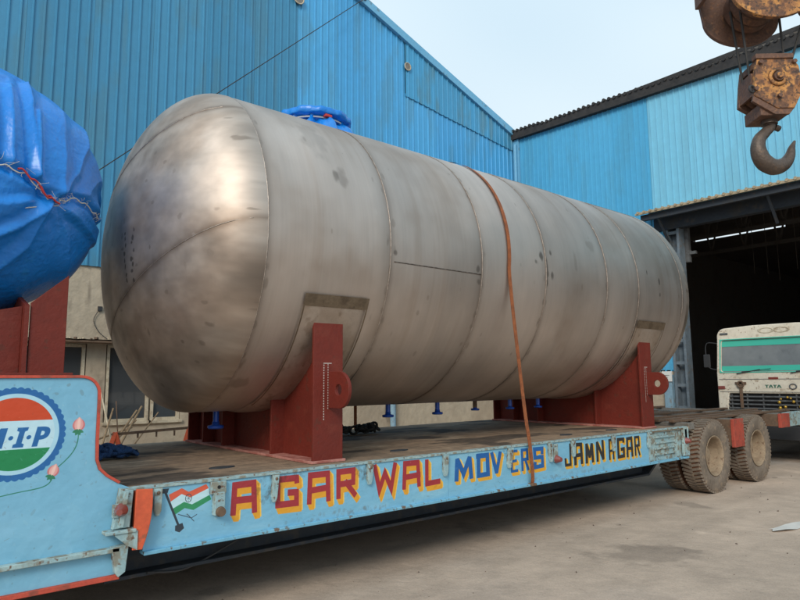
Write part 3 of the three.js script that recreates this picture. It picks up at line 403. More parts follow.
// ------------------------------------------------------------------ low-bed trailer
const ZT = -4.231, ZF = -7.235, DK = .985;
{
  const t = thing('lowbed_trailer', 'pale blue lowbed trailer with painted lettering along its side carrying the tanks', 'trailer');
  const grime = (c, w, h, seed, n = 900) => { const r = rng(seed); for (let i = 0; i < n; i++) { const x = r() * w, y = r() * h, s = 1 + r() * r() * r() * 14; c.fillStyle = r() < .5 ? `rgba(84,66,52,${.05 + r() * .16})` : `rgba(214,224,222,${.04 + r() * .10})`; c.beginPath(); c.ellipse(x, y, s * (.4 + r()), s * (.3 + r() * .5), r() * 3, 0, 7); c.fill(); } for (let i = 0; i < n / 14; i++) { c.strokeStyle = `rgba(${r() < .5 ? '92,70,54' : '200,212,212'},${.1 + r() * .25})`; c.lineWidth = .6 + r() * 1.4; c.beginPath(); const x = r() * w, y = r() * h; c.moveTo(x, y); c.lineTo(x + (r() - .5) * 40, y + (r() - .5) * 30); c.stroke(); } };
  // block letters drawn as strokes in a unit box (y down)
  const G = { A: [[[0, 1], [0.06, 0], [.94, 0], [1, 1]], [[.03, .58], [.97, .58]]], G: [[[1, .12], [1, 0], [0, 0], [0, 1], [1, 1], [1, .56], [.62, .56]]], R: [[[0, 1], [0, 0], [.92, 0], [.92, .5], [0, .5]], [[.5, .5], [1, 1]]], W: [[[0, 0], [.2, 1], [.5, .25], [.8, 1], [1, 0]]], L: [[[0, 0], [0, 1], [1, 1]]], M: [[[0, 1], [.08, 0], [.5, .8], [.92, 0], [1, 1]]], O: [[[0, 0], [1, 0], [1, 1], [0, 1], [0, 0], [.3, 0]]], V: [[[0, 0], [.5, 1], [1, 0]]], E: [[[1, 0], [0, 0], [0, 1], [1, 1]], [[0, .5], [.8, .5]]], S: [[[1, .2], [1, 0], [0, 0], [0, .5], [1, .5], [1, 1], [0, 1], [0, .8]]], J: [[[1, 0], [1, 1], [0, 1], [0, .7]]], N: [[[0, 1], [0, 0], [1, 1], [1, 0]]] };
  const letter = (c, ch, x0, x1, y0, y1, S, col, shade, thin = 1) => {
    const th = Math.min((x1 - x0) * .28, (y1 - y0) * .205) * thin, pth = (dx, dy) => { for (const l of G[ch]) { c.beginPath(); l.forEach((p, i) => { const q = x0 * 7 + i * 13 | 0, x = lerp(x0 + th / 2, x1 - th / 2, p[0]) + dx + (hash(q, 1, 3) - .5) * th * .22, y = lerp(y0 + th / 2, y1 - th / 2, p[1]) + dy + (hash(q, 2, 3) - .5) * th * .2; i ? c.lineTo(x, y) : c.moveTo(x, y); }); c.stroke(); } };
    c.lineWidth = th; c.lineJoin = 'miter'; c.miterLimit = 3; c.lineCap = 'square';
    c.strokeStyle = shade[0]; for (let k = 8; k >= 1; k--) pth(k * S / 8, k * S / 8 * .85); c.strokeStyle = shade[1]; for (let k = 8; k >= 1; k--) pth(k * S / 16 + S * .2, k * S / 8 * .95 + S * .15);
    c.strokeStyle = col; pth(0, 0);
  };
  const sidePanel = (x0, x1, draw, seed) => {
    const w = 2048, h = 256, y0 = .59, y1 = .975, X = (x) => (x - x0) / (x1 - x0) * w, Y = (y) => (y1 - y) / (y1 - y0) * h;
    const map = canvasTex(w, h, (c) => { c.fillStyle = '#78b1cd'; c.fillRect(0, 0, w, h); const r = rng(seed); for (let i = 0; i < 60; i++) { c.fillStyle = `rgba(${r() < .5 ? '104,162,192' : '146,192,210'},.18)`; c.beginPath(); c.ellipse(r() * w, r() * h, 30 + r() * 120, 10 + r() * 40, 0, 0, 7); c.fill(); } draw(c, X, Y); grime(c, w, h, seed + 1, 700); });
    const g = norm(rbox(x0, x1, y0, y1, ZT - .014, ZT, .003)); const p = g.attributes.position, uv = g.attributes.uv; for (let i = 0; i < p.count; i++) uv.setXY(i, (p.getX(i) - x0) / (x1 - x0), (p.getY(i) - y0) / (y1 - y0));
    return mesh('side_panel', g, std({ map, roughness: .55, bumpMap: bumpTex(256, 0, 60, 3, seed, 12), bumpScale: .003 }), t, true);
  };
  const word = (c, X, Y, list, col, shade, yt, yb, S, thin) => { for (const [ch, a, b] of list) letter(c, ch, X(a), X(b), Y(yt), Y(yb), S, col, shade, thin); };
  const stainAt = (c, X, Y, x, y, rx, ry, col, n, seed) => { const r = rng(seed); for (let i = 0; i < n; i++) { const a = r() * 7, q = Math.sqrt(r()); c.fillStyle = `rgba(${col},${.04 + r() * .12})`; c.beginPath(); c.ellipse(X(x + Math.cos(a) * rx * q), Y(y + Math.sin(a) * ry * q), 3 + r() * 12, 3 + r() * 10, r() * 3, 0, 7); c.fill(); } };
  sidePanel(1.40, 4.09, (c, X, Y) => {
    word(c, X, Y, [['A', 1.985, 2.19], ['G', 2.335, 2.535], ['A', 2.60, 2.815], ['R', 2.87, 3.065], ['W', 3.235, 3.48], ['A', 3.54, 3.755], ['L', 3.805, 3.985]], '#9c2f36', ['#e9bd55', '#d99a2c'], .955, .725, 26);
    // small flag on a staff
    const px = (u, v) => [X(1.53 + u * .30), Y(.96 - v * .29)];
    const poly = (l, col) => { c.fillStyle = col; c.beginPath(); l.forEach((p, i) => { const q = px(...p); i ? c.lineTo(...q) : c.moveTo(...q); }); c.fill(); };
    poly([[.08, .14], [.36, .03], [.52, .13], [.92, 0], [.98, .10], [.56, .26], [.36, .16], [.12, .30]], '#cf5a40');
    poly([[.12, .30], [.36, .16], [.56, .26], [.98, .10], [1.0, .26], [.6, .42], [.42, .36], [.17, .46]], '#b9dbe4');
    poly([[.17, .46], [.42, .34], [.60, .42], [1.0, .26], [1.05, .36], [.64, .55], [.44, .48], [.22, .60]], '#2f8a5c');
    c.strokeStyle = '#3a4652'; c.lineWidth = 3; { const q = px(.52, .27); c.beginPath(); c.ellipse(q[0], q[1], 16, 17, 0, 0, 7); c.stroke(); for (let k = 0; k < 4; k++) { c.beginPath(); c.moveTo(q[0] - 14 * Math.cos(k * .8), q[1] - 14 * Math.sin(k * .8)); c.lineTo(q[0] + 14 * Math.cos(k * .8), q[1] + 14 * Math.sin(k * .8)); c.lineWidth = 1.2; c.stroke(); } }
    c.strokeStyle = '#2f3a44'; c.lineWidth = 11; c.lineCap = 'round'; c.beginPath(); c.moveTo(...px(-.02, .03)); c.lineTo(...px(.32, .86)); c.stroke();
    poly([[.24, .84], [.40, .80], [.44, .92], [.34, 1.0], [.24, .95]], '#2f3a44'); poly([[-.1, 0], [.08, 0], [.05, .1], [-.08, .1]], '#2f3a44');
    c.lineWidth = 3; c.beginPath(); c.moveTo(...px(.3, .6)); c.lineTo(...px(.6, .72)); c.lineTo(...px(.72, .66)); c.moveTo(...px(.5, .62)); c.lineTo(...px(.66, .8)); c.stroke();
    stainAt(c, X, Y, 2.27, .88, .10, .10, '58,44,38', 90, 4); stainAt(c, X, Y, 2.42, .95, .16, .05, '70,52,44', 60, 5); stainAt(c, X, Y, 3.12, .92, .08, .07, '58,44,38', 60, 6); stainAt(c, X, Y, 2.9, .61, .5, .03, '96,72,58', 70, 7);
  }, 401);
  sidePanel(4.094, 7.60, (c, X, Y) => {
    word(c, X, Y, [['M', 4.165, 4.41], ['O', 4.46, 4.645], ['V', 4.655, 4.82], ['E', 4.955, 5.065], ['R', 5.115, 5.24], ['S', 5.31, 5.48]], '#1d5c9e', ['#e9c566', '#d99f30'], .948, .725, 20);
    word(c, X, Y, [['J', 5.84, 5.965], ['A', 6.015, 6.185], ['M', 6.23, 6.40], ['N', 6.445, 6.605], ['A', 6.70, 6.815], ['G', 6.885, 7.045], ['A', 7.08, 7.235], ['R', 7.275, 7.40]], '#2b2b2c', ['#e9c04a', '#d8a02c'], .94, .70, 17);
    stainAt(c, X, Y, 4.9, .93, .06, .05, '70,56,48', 40, 8); stainAt(c, X, Y, 6.78, .92, .06, .06, '70,56,48', 40, 9); stainAt(c, X, Y, 5.9, .62, .7, .025, '92,74,60', 60, 10);
  }, 411);
  mesh('side_panel', rbox(7.604, 8.60, .59, .975, ZT - .05, ZT - .03, .003), trailerWorn, t);
  for (const z of [ZF]) mesh('side_panel', rbox(1.4, 8.6, .59, .975, z, z + .014, .003), trailerBlue, t);
  // louvred steps in the last bay
  for (let k = 0; k < 4; k++) mesh('slat', rbox(7.80, 8.32, .66 + k * .072, .685 + k * .072, ZT - .035, ZT - .008, .004), trailerWorn, t);
  mesh('edge_flange', [rbox(1.28, 8.62, .972, .992, ZT - .05, ZT + .012, .004)], trailerWorn, t);
  mesh('bottom_flange', [rbox(1.40, 8.6, .568, .592, ZT - .06, ZT + .028, .005)], trailerBlue, t);
  // deck
  const deckMap = dataTex(2048, 1024, (u, v, o) => {
    const x = u * 7.4, a = fbm(u, v, 6, 3, 5, 301), st = fbm(u, v, 10, 60, 4, 311), c = fbm(u, v, 140, 60, 3, 321), oil = sstep(.56, .68, fbm(u, v, 9, 9, 5, 331)), dust = sstep(.52, .74, fbm(u, v, 7, 4, 5, 341));
    let k = 1 + (a - .5) * .4 + (st - .5) * .35 + (c - .5) * .3 + (hash(u * 2048 | 0, v * 1024 | 0, 3) - .5) * .12;
    o[0] = lerp(lerp(140, 168, dust), 62, oil * .8) * k; o[1] = lerp(lerp(118, 149, dust), 53, oil * .8) * k; o[2] = lerp(lerp(97, 127, dust), 46, oil * .8) * k;
  }, true, 7.4, 3.2);
  const deckMat = std({ map: deckMap, roughness: .85, bumpMap: bumpTex(512, 1.2, 16, 5, 351), bumpScale: .012 });
  const edges = [1.26, 2.49, 3.72, 4.95, 6.18, 7.41, 8.72]; for (let i = 0; i < 6; i++) mesh('deck_plate', rbox(edges[i], edges[i + 1] - .004, .955, DK - (i % 2) * .002, ZF + .02, ZT - .004, .003), deckMat, t);
  for (const [x, z] of [[2.15, -4.75], [3.9, -4.7], [6.4, -4.6], [7.4, -4.62]]) mesh('lashing_slot', new THREE.CylinderGeometry(.07, .07, .012, 20).scale(1.5, 1, .7).translate(x, DK + .002, z), blackFrame, t);
  // frame below
  for (const z of [ZT - .34, ZF + .34]) mesh('main_beam', [box(1.24, 8.0, .40, .95, z - .012, z + .012), rbox(1.24, 7.98, .375, .40, z - .12, z + .12, .004), extrude([[7.98, .376], [8.35, .60], [8.35, .64], [7.98, .41]], .24).translate(0, 0, z - .12), box(8.0, 9.2, .60, .95, z - .012, z + .012)], blackFrame, t);
  for (let x = 1.6; x < 8.5; x += .86) mesh('cross_member', box(x - .03, x + .03, .62, .953, ZF + .03, ZT - .07), blackFrame, t);
  mesh('light_blocking_plate', box(1.3, 8.2, .60, .612, ZF + .4, ZT - .4), blackFrame, t);  // closing plate added to block light and keep the underside dark
  // stake pockets and hooks along the edge
  const hookShape = (x, y0, y1, w, lean) => extrude([[x - w / 2, y1], [x + w / 2, y1], [x + w * .42 + lean, y0 + .03], [x + w * .18 + lean, y0], [x - w * .2 + lean, y0], [x - w * .42 + lean, y0 + .04]], .034, .006).translate(0, 0, ZT);
  for (const [x, y0, w, lean] of [[1.475, .80, .055, 0], [2.325, .78, .05, -.012], [3.19, .81, .055, -.01], [4.045, .79, .06, -.01], [4.94, .78, .065, -.03], [5.985, .80, .06, 0], [6.79, .80, .06, 0], [7.61, .78, .07, -.03], [5.57, .78, .06, .01]]) {
    const h = mesh('stake_hook', hookShape(x, y0, .972, w, lean), trailerWorn, t); mesh('rivet', new THREE.SphereGeometry(.012, 10, 8).scale(1, 1, .6).translate(x, .945, ZT + .034), rustSteel, h);
  }
  { const h = mesh('stake_pocket', [rbox(1.83, 1.94, .89, .972, ZT, ZT + .03, .005), rbox(1.85, 1.925, .75, .90, ZT, ZT + .05, .006)], trailerWorn, t); mesh('bolt', new THREE.CylinderGeometry(.030, .036, .03, 16).rotateX(PI / 2).translate(1.89, .775, ZT + .06), rustSteel, h); mesh('bolt_hole', new THREE.CylinderGeometry(.012, .012, .004, 12).rotateX(PI / 2).translate(1.885, .935, ZT + .031), dark, h); }
  const lamp = (x, y, z = ZT) => { const l = mesh('side_lamp', new THREE.CylinderGeometry(.022, .045, .06, 16).rotateX(PI / 2).translate(x, y, z + .05), lampRed, t); mesh('lamp_bracket', rbox(x - .03, x + .03, y - .03, y + .16, z - .01, z + .02, .004), trailerWorn, l); };
  lamp(5.675, .80); lamp(8.56, .80); 
  // rear end of the deck side
  mesh('end_bracket', [rbox(8.50, 8.64, .60, .98, ZT - .02, ZT + .02, .006)], trailerWorn, t);
  // gooseneck
  const gp = (x0) => { const l = [[x0, .478], [1.255, .468], [1.30, .62], [1.30, .995], [1.235, 1.025], [1.16, 1.075], [1.115, 1.12], [1.094, 1.18], [1.09, 1.30], [1.09, 1.54]]; for (let i = 1; i <= 8; i++) { const a = i / 8 * PI / 2; l.push([.99 + .10 * Math.cos(a), 1.58 + .10 * Math.sin(a)]); } l.push([x0, 1.68]); return l; };
  const GX0 = -.22, GX1 = 1.32, GY0 = .44, GY1 = 1.70;
  const gmap = canvasTex(1024, 840, (c, w, h) => {
    const X = (x) => (x - GX0) / (GX1 - GX0) * w, Y = (y) => (GY1 - y) / (GY1 - GY0) * h, S = w / (GX1 - GX0);
    c.fillStyle = '#78b1cd'; c.fillRect(0, 0, w, h); const r = rng(8); for (let i = 0; i < 90; i++) { c.fillStyle = `rgba(${r() < .5 ? '104,160,190' : '140,188,208'},.14)`; c.beginPath(); c.ellipse(r() * w, r() * h, 30 + r() * 120, 20 + r() * 80, r() * 3, 0, 7); c.fill(); }
    const ex = .655, ey = 1.362, disc = (q, col) => { c.fillStyle = col; c.beginPath(); c.arc(X(ex), Y(ey), q * S, 0, 7); c.fill(); };
    c.fillStyle = '#1f62a0'; c.beginPath(); for (let i = 0; i <= 540; i++) { const a = i / 540 * 2 * PI, q = (.258 + .009 * Math.abs(Math.sin(a * 22))) * S; c.lineTo(X(ex) + q * Math.cos(a), Y(ey) + q * Math.sin(a)); } c.fill();
    disc(.230, '#a6d0e2'); 
    c.save(); c.beginPath(); c.arc(X(ex), Y(ey), .206 * S, 0, 7); c.clip(); c.fillStyle = '#b8d9e6'; c.fillRect(0, 0, w, h); c.fillStyle = '#c4441f'; c.fillRect(0, 0, w, Y(1.436)); c.fillStyle = '#16804c'; c.fillRect(0, Y(1.275), w, h); c.restore();
    c.save(); c.translate(X(ex) + .02 * S, Y(1.288)); c.transform(1, 0, -.22, 1, 0, 0); c.fillStyle = c.strokeStyle = '#1f62a0'; c.font = `bold ${.150 * S}px sans-serif`; c.lineWidth = 4; c.textAlign = 'center'; for (const [ch, dx] of [['M', -.135], ['I', 0], ['P', .105]]) { c.fillText(ch, dx * S, 0); c.strokeText(ch, dx * S, 0); } for (const dx of [-.048, .042]) { c.beginPath(); c.arc(dx * S, -.052 * S, .012 * S, 0, 7); c.fill(); } c.restore();
    const lotus = (x, y, k, tilt) => { c.save(); c.translate(X(x), Y(y)); c.rotate(tilt); c.scale(k * S, k * S); for (const [bx, tx, hw, col] of [[-.020, -.012, .022, '#c97878'], [.020, .014, .022, '#c46f72'], [0, 0, .030, '#d99390'], [-.012, -.004, .016, '#e3aba4'], [.012, .006, .014, '#dba09c'], [0, 0, .011, '#ecc2b8']]) { c.fillStyle = col; c.beginPath(); c.moveTo(bx * .6, .032); c.bezierCurveTo(bx - hw * 1.3, .015, tx - hw, -.025, tx, -.05 + Math.abs(tx)); c.bezierCurveTo(tx + hw, -.025, bx + hw * 1.3, .015, bx * .6, .032); c.fill(); } c.fillStyle = '#2f7a5a'; for (const a of [-1.2, -.4, .4, 1.2]) { c.save(); c.translate(0, .03); c.rotate(a + PI); c.beginPath(); c.moveTo(-.008, 0); c.quadraticCurveTo(-.014, -.02, 0, -.034); c.quadraticCurveTo(.014, -.02, .008, 0); c.fill(); c.restore(); } c.restore(); };
    c.strokeStyle = '#2f7a68'; c.lineWidth = 4; c.beginPath(); c.moveTo(X(.99), Y(1.35)); c.bezierCurveTo(X(1.0), Y(1.25), X(.94), Y(1.2), X(.87), Y(1.14)); c.moveTo(X(.86), Y(1.09)); c.bezierCurveTo(X(.84), Y(1.03), X(.76), Y(1.05), X(.60), Y(1.02)); c.stroke();
    lotus(.99, 1.395, 1, .05); lotus(.865, 1.135, .9, .35);
    grime(c, w, h, 12, 1100);
  });
  const paint = (g) => { g = norm(g); const p = g.attributes.position, uv = g.attributes.uv; for (let i = 0; i < p.count; i++) uv.setXY(i, (p.getX(i) - GX0) / (GX1 - GX0), (p.getY(i) - GY0) / (GY1 - GY0)); return g; };
  mesh('gooseneck_panel', paint(extrude(gp(GX0 + .02), .016, .003).translate(0, 0, ZT - .016)), std({ map: gmap, roughness: .5, bumpMap: bumpTex(256, 0, 30, 3, 16), bumpScale: .003 }), t, true);
  mesh('gooseneck_panel', [rbox(-4.2, GX0 + .019, .478, 1.68, ZT - .016, ZT, .003), rbox(-4.2, 1.0, .478, 1.68, ZF, ZF + .016, .003)], trailerBlue, t);
  const rimPts = [[-4.2, 1.685], ...gp(0).slice(1, -1).reverse().filter(p => p[1] > 1.0)];
  const strip = (l, th, z0, z1) => { const out = l.map((p, i) => { const a = l[Math.max(0, i - 1)], b = l[Math.min(l.length - 1, i + 1)], d = Math.hypot(b[0] - a[0], b[1] - a[1]); return [p[0] - (b[1] - a[1]) / d * th, p[1] + (b[0] - a[0]) / d * th]; }); return extrude([...l, ...out.reverse()], z1 - z0).translate(0, 0, z0); };
  mesh('edge_rim', strip(rimPts, .016, ZT - .03, ZT + .012), orangeEdge, t);
  mesh('gooseneck_cover', strip(rimPts, .012, ZF, ZT - .032), rustSteel, t);
  mesh('gooseneck_floor', box(-4.2, 1.1, .49, .51, ZF + .02, ZT - .02), blackFrame, t);
  mesh('ledge_beam', rbox(-4.2, 1.25, .622, .652, ZT, ZT + .05, .006), trailerWorn, t);
  mesh('lower_edge', rbox(-4.2, 1.26, .455, .485, ZT - .05, ZT + .022, .005), orangeEdge, t);
  mesh('gusset', [extrude([[1.20, .655], [1.30, .66], [1.285, .50], [1.245, .475], [1.225, .50]], .05, .004).translate(0, 0, ZT), rbox(1.15, 1.33, .735, .755, ZT, ZT + .09, .005), extrude([[1.19, .74], [1.34, .74], [1.34, .625], [1.28, .66]], .014).translate(0, 0, ZT + .066)], trailerWorn, t);
  mesh('upright_channel', [extrude([[1.235, 1.0], [1.315, .985], [1.30, .76], [1.20, .76]], .05, .005).translate(0, 0, ZT + .001), extrude([[1.255, .985], [1.28, .98], [1.255, .77], [1.225, .77]], .075, .004).translate(0, 0, ZT + .001)], trailerWorn, t);
  { const l = mesh('side_lamp', new THREE.CylinderGeometry(.018, .042, .075, 16).rotateX(PI / 2).rotateY(-.4).translate(1.225, .872, ZT + .095), lampRed, t); mesh('lamp_bracket', rbox(1.19, 1.27, .83, .91, ZT + .045, ZT + .062, .004), trailerWorn, l); }
  { const pl = [[1.325, .988], [1.425, .98]]; for (let i = 1; i <= 8; i++) { const k = i / 8; pl.push([1.425 + .012 * Math.sin(k * 2.4) - .06 * k * k, .98 - .36 * k]); } pl.push([1.315, .625]);
    mesh('stop_plate', extrude(pl, .018, .004).translate(0, 0, ZT + .055), orangePaint, t); mesh('stop_plate_brace', rbox(1.33, 1.345, .64, .97, ZT, ZT + .056, .003), orangePaint, t); }
  mesh('brake_hose', tube([V(1.5, .40, ZT - .2), V(1.75, .37, ZT - .22), V(2.1, .47, ZT - .25), V(2.3, .58, ZT - .2)], .008), truckBlack, t);
  // rear bogie frame
  for (const z of [-5.1, -6.35]) mesh('bogie_beam', rbox(8.4, 13.2, .70, 1.0, z - .08, z + .08, .008), rustSteel, t);
  const outrigger = (x0, x1, y0, y1) => { for (const sg of [1, -1]) { const zc = (ZT + ZF) / 2, zo = (z) => sg > 0 ? z : 2 * zc - z; const a = zo(ZT - .02), b = zo(-5.02); const o = mesh('outrigger', rbox(x0, x1 - .04, y0 + .02, y1 - .01, Math.min(a, b), Math.max(a, b), .006), rustSteel, t); const p = zo(ZT - .02), q = zo(ZT + .03); mesh('end_plate', rbox(x0 - .01, x1, y0, y1, Math.min(p, q), Math.max(p, q), .006), redPlate, o); } };
  outrigger(10.06, 10.40, .60, 1.02); outrigger(11.92, 12.30, .79, 1.025);
  mesh('rear_sill', rbox(12.32, 13.2, .79, 1.03, ZT - .1, ZT + .0, .008), trailerWorn, t);
  for (const [z, x0, x1] of [[-4.5, 8.74, 13.1], [-4.72, 8.74, 12.4], [-5.05, 8.74, 13.1], [-5.6, 8.74, 13.1], [-6.9, 8.74, 13.1]]) mesh('rail', rbox(x0, x1, 1.02, 1.055, z - .04, z + .04, .006), rustSteel, t);
  for (const x of [8.9, 10.2, 12.1, 13.05]) mesh('cross_bearer', rbox(x - .08, x + .08, .93, 1.018, ZF + .1, ZT - .06, .006), greySteel, t);
  // wheels
  const tyreProf = []; { const a = [[.265, -.10], [.30, -.125], [.37, -.140], [.44, -.136], [.480, -.122], [.497, -.108], [.500, -.06], [.502, 0], [.500, .06], [.497, .108], [.480, .122], [.44, .136], [.37, .140], [.30, .125], [.265, .10]]; for (const p of a) tyreProf.push(new THREE.Vector2(p[0], p[1])); }
  const tyreG = new THREE.LatheGeometry(tyreProf, 72).rotateX(PI / 2);
  const lugs = []; for (let i = 0; i < 54; i++) for (const s of [-1, 1]) { const g = new THREE.BoxGeometry(.032, .022, .115); g.rotateY(s * .22); g.translate(0, .503, s * .070); g.rotateZ((i + (s > 0 ? .5 : 0)) / 54 * 2 * PI); lugs.push(g); const e = new THREE.BoxGeometry(.030, .036, .016).rotateX(s * -.5).translate(0, .486, s * .120).rotateZ((i + (s > 0 ? .5 : 0)) / 54 * 2 * PI); lugs.push(e); }
  for (let i = 0; i < 60; i++) lugs.push(new THREE.BoxGeometry(.04, .02, .03).translate(0, .505, 0).rotateZ(i / 60 * 2 * PI));
  const lugG = merged(lugs);
  const rimProf = (s) => new THREE.LatheGeometry([[.27, .115], [.285, .128], [.272, .132], [.255, .115], [.25, .06], [.24, -.03], [.215, -.085], [.18, -.10], [.14, -.09], [.12, -.08], [.115, .0], [.10, .012], [0, .014]].map(p => new THREE.Vector2(p[0], p[1])), 48).rotateX(PI / 2).scale(1, 1, s);
  const rimOut = rimProf(1), rimIn = rimProf(-1), nutG = merged(Array.from({ length: 10 }, (_, i) => new THREE.CylinderGeometry(.016, .018, .03, 6).rotateX(PI / 2).translate(.165 * Math.cos(i * PI / 5), .165 * Math.sin(i * PI / 5), -.085)));
  const wheel = (x, z, s) => { const w = new THREE.Group(); w.name = 'wheel'; w.position.set(x, .523, z); w.scale.set(1.02, 1.02, 1); w.rotation.z = hash(x * 10 | 0, z * 10 | 0, 1) * 2; t.add(w); mesh('tyre', tyreG.clone(), rubberGroove, w); mesh('tread', lugG.clone(), rubber, w); const sw = mesh('sidewall', new THREE.LatheGeometry([[.268, .108], [.30, .130], [.37, .1445], [.44, .1405], [.478, .128]].map(p => new THREE.Vector2(p[0], p[1])), 64).rotateX(PI / 2).scale(1, 1, s), rubber, w); mesh('rim', s > 0 ? rimOut.clone() : rimIn.clone(), rimMud, w); mesh('wheel_nuts', nutG.clone().scale(1, 1, s), rustSteel, w); };
  for (const x of [9.47, 11.0]) { for (const [z, s] of [[ZT - .145, 1], [ZT - .48, -1], [ZF + .145, -1], [ZF + .48, 1]]) wheel(x, z, s); mesh('axle', rod(V(x, .513, ZF + .2), V(x, .513, ZT - .2), .06, 16), blackFrame, t); mesh('spring_hanger', [box(x - .45, x + .45, .55, .62, -5.16, -5.04), box(x - .05, x + .05, .6, .72, -5.16, -5.04), box(x - .45, x + .45, .55, .62, -6.41, -6.29), box(x - .05, x + .05, .6, .72, -6.41, -6.29)], blackFrame, t); }
  mesh('landing_leg', [rbox(-3.9, -3.75, 0, .5, ZT - .4, ZT - .25, .01), rbox(-3.9, -3.75, 0, .5, ZF + .25, ZF + .4, .01), rbox(-4.0, -3.65, 0, .03, ZT - .5, ZT - .15, .01), rbox(-4.0, -3.65, 0, .03, ZF + .15, ZF + .5, .01)], blackFrame, t);
}
{ // bundle and lumps lying on the deck
  const roll = [], rq = rng(19); for (let k = 0; k < 16; k++) { const p = []; for (let i = 0; i <= 7; i++) p.push(V(1.40 + i * .065 + (rq() - .5) * .05, DK + .022 + rq() * .10 * Math.sin(PI * (.12 + .76 * i / 7)), -5.93 + (rq() - .5) * .2)); roll.push(tube(p, .017 + rq() * .008, 36, 7)); }
  tag(mesh(numbered('rope_bundle'), roll, std({ color: rgb(.02, .07, .2), roughness: .8, bumpMap: bumpTex(256, .1, 24, 3, 88), bumpScale: .01 })), 'dark blue bundle of rope lying on the deck beside the gooseneck step', 'rope');
  const ch = []; for (let k = 0; k < 22; k++) ch.push(new THREE.TorusGeometry(.05, .016, 8, 14).rotateX(rr(0, 3)).rotateY(rr(0, 3)).translate(4.72 + rr(-.28, .28), DK + .055 + rr(0, .05), -6.45 + rr(-.1, .1)));
  tag(mesh(numbered('chain_heap'), ch, std({ color: rgb(.02, .018, .016), roughness: .8 })), 'black heap of chain on the deck beneath the steel tank', 'chain');
}

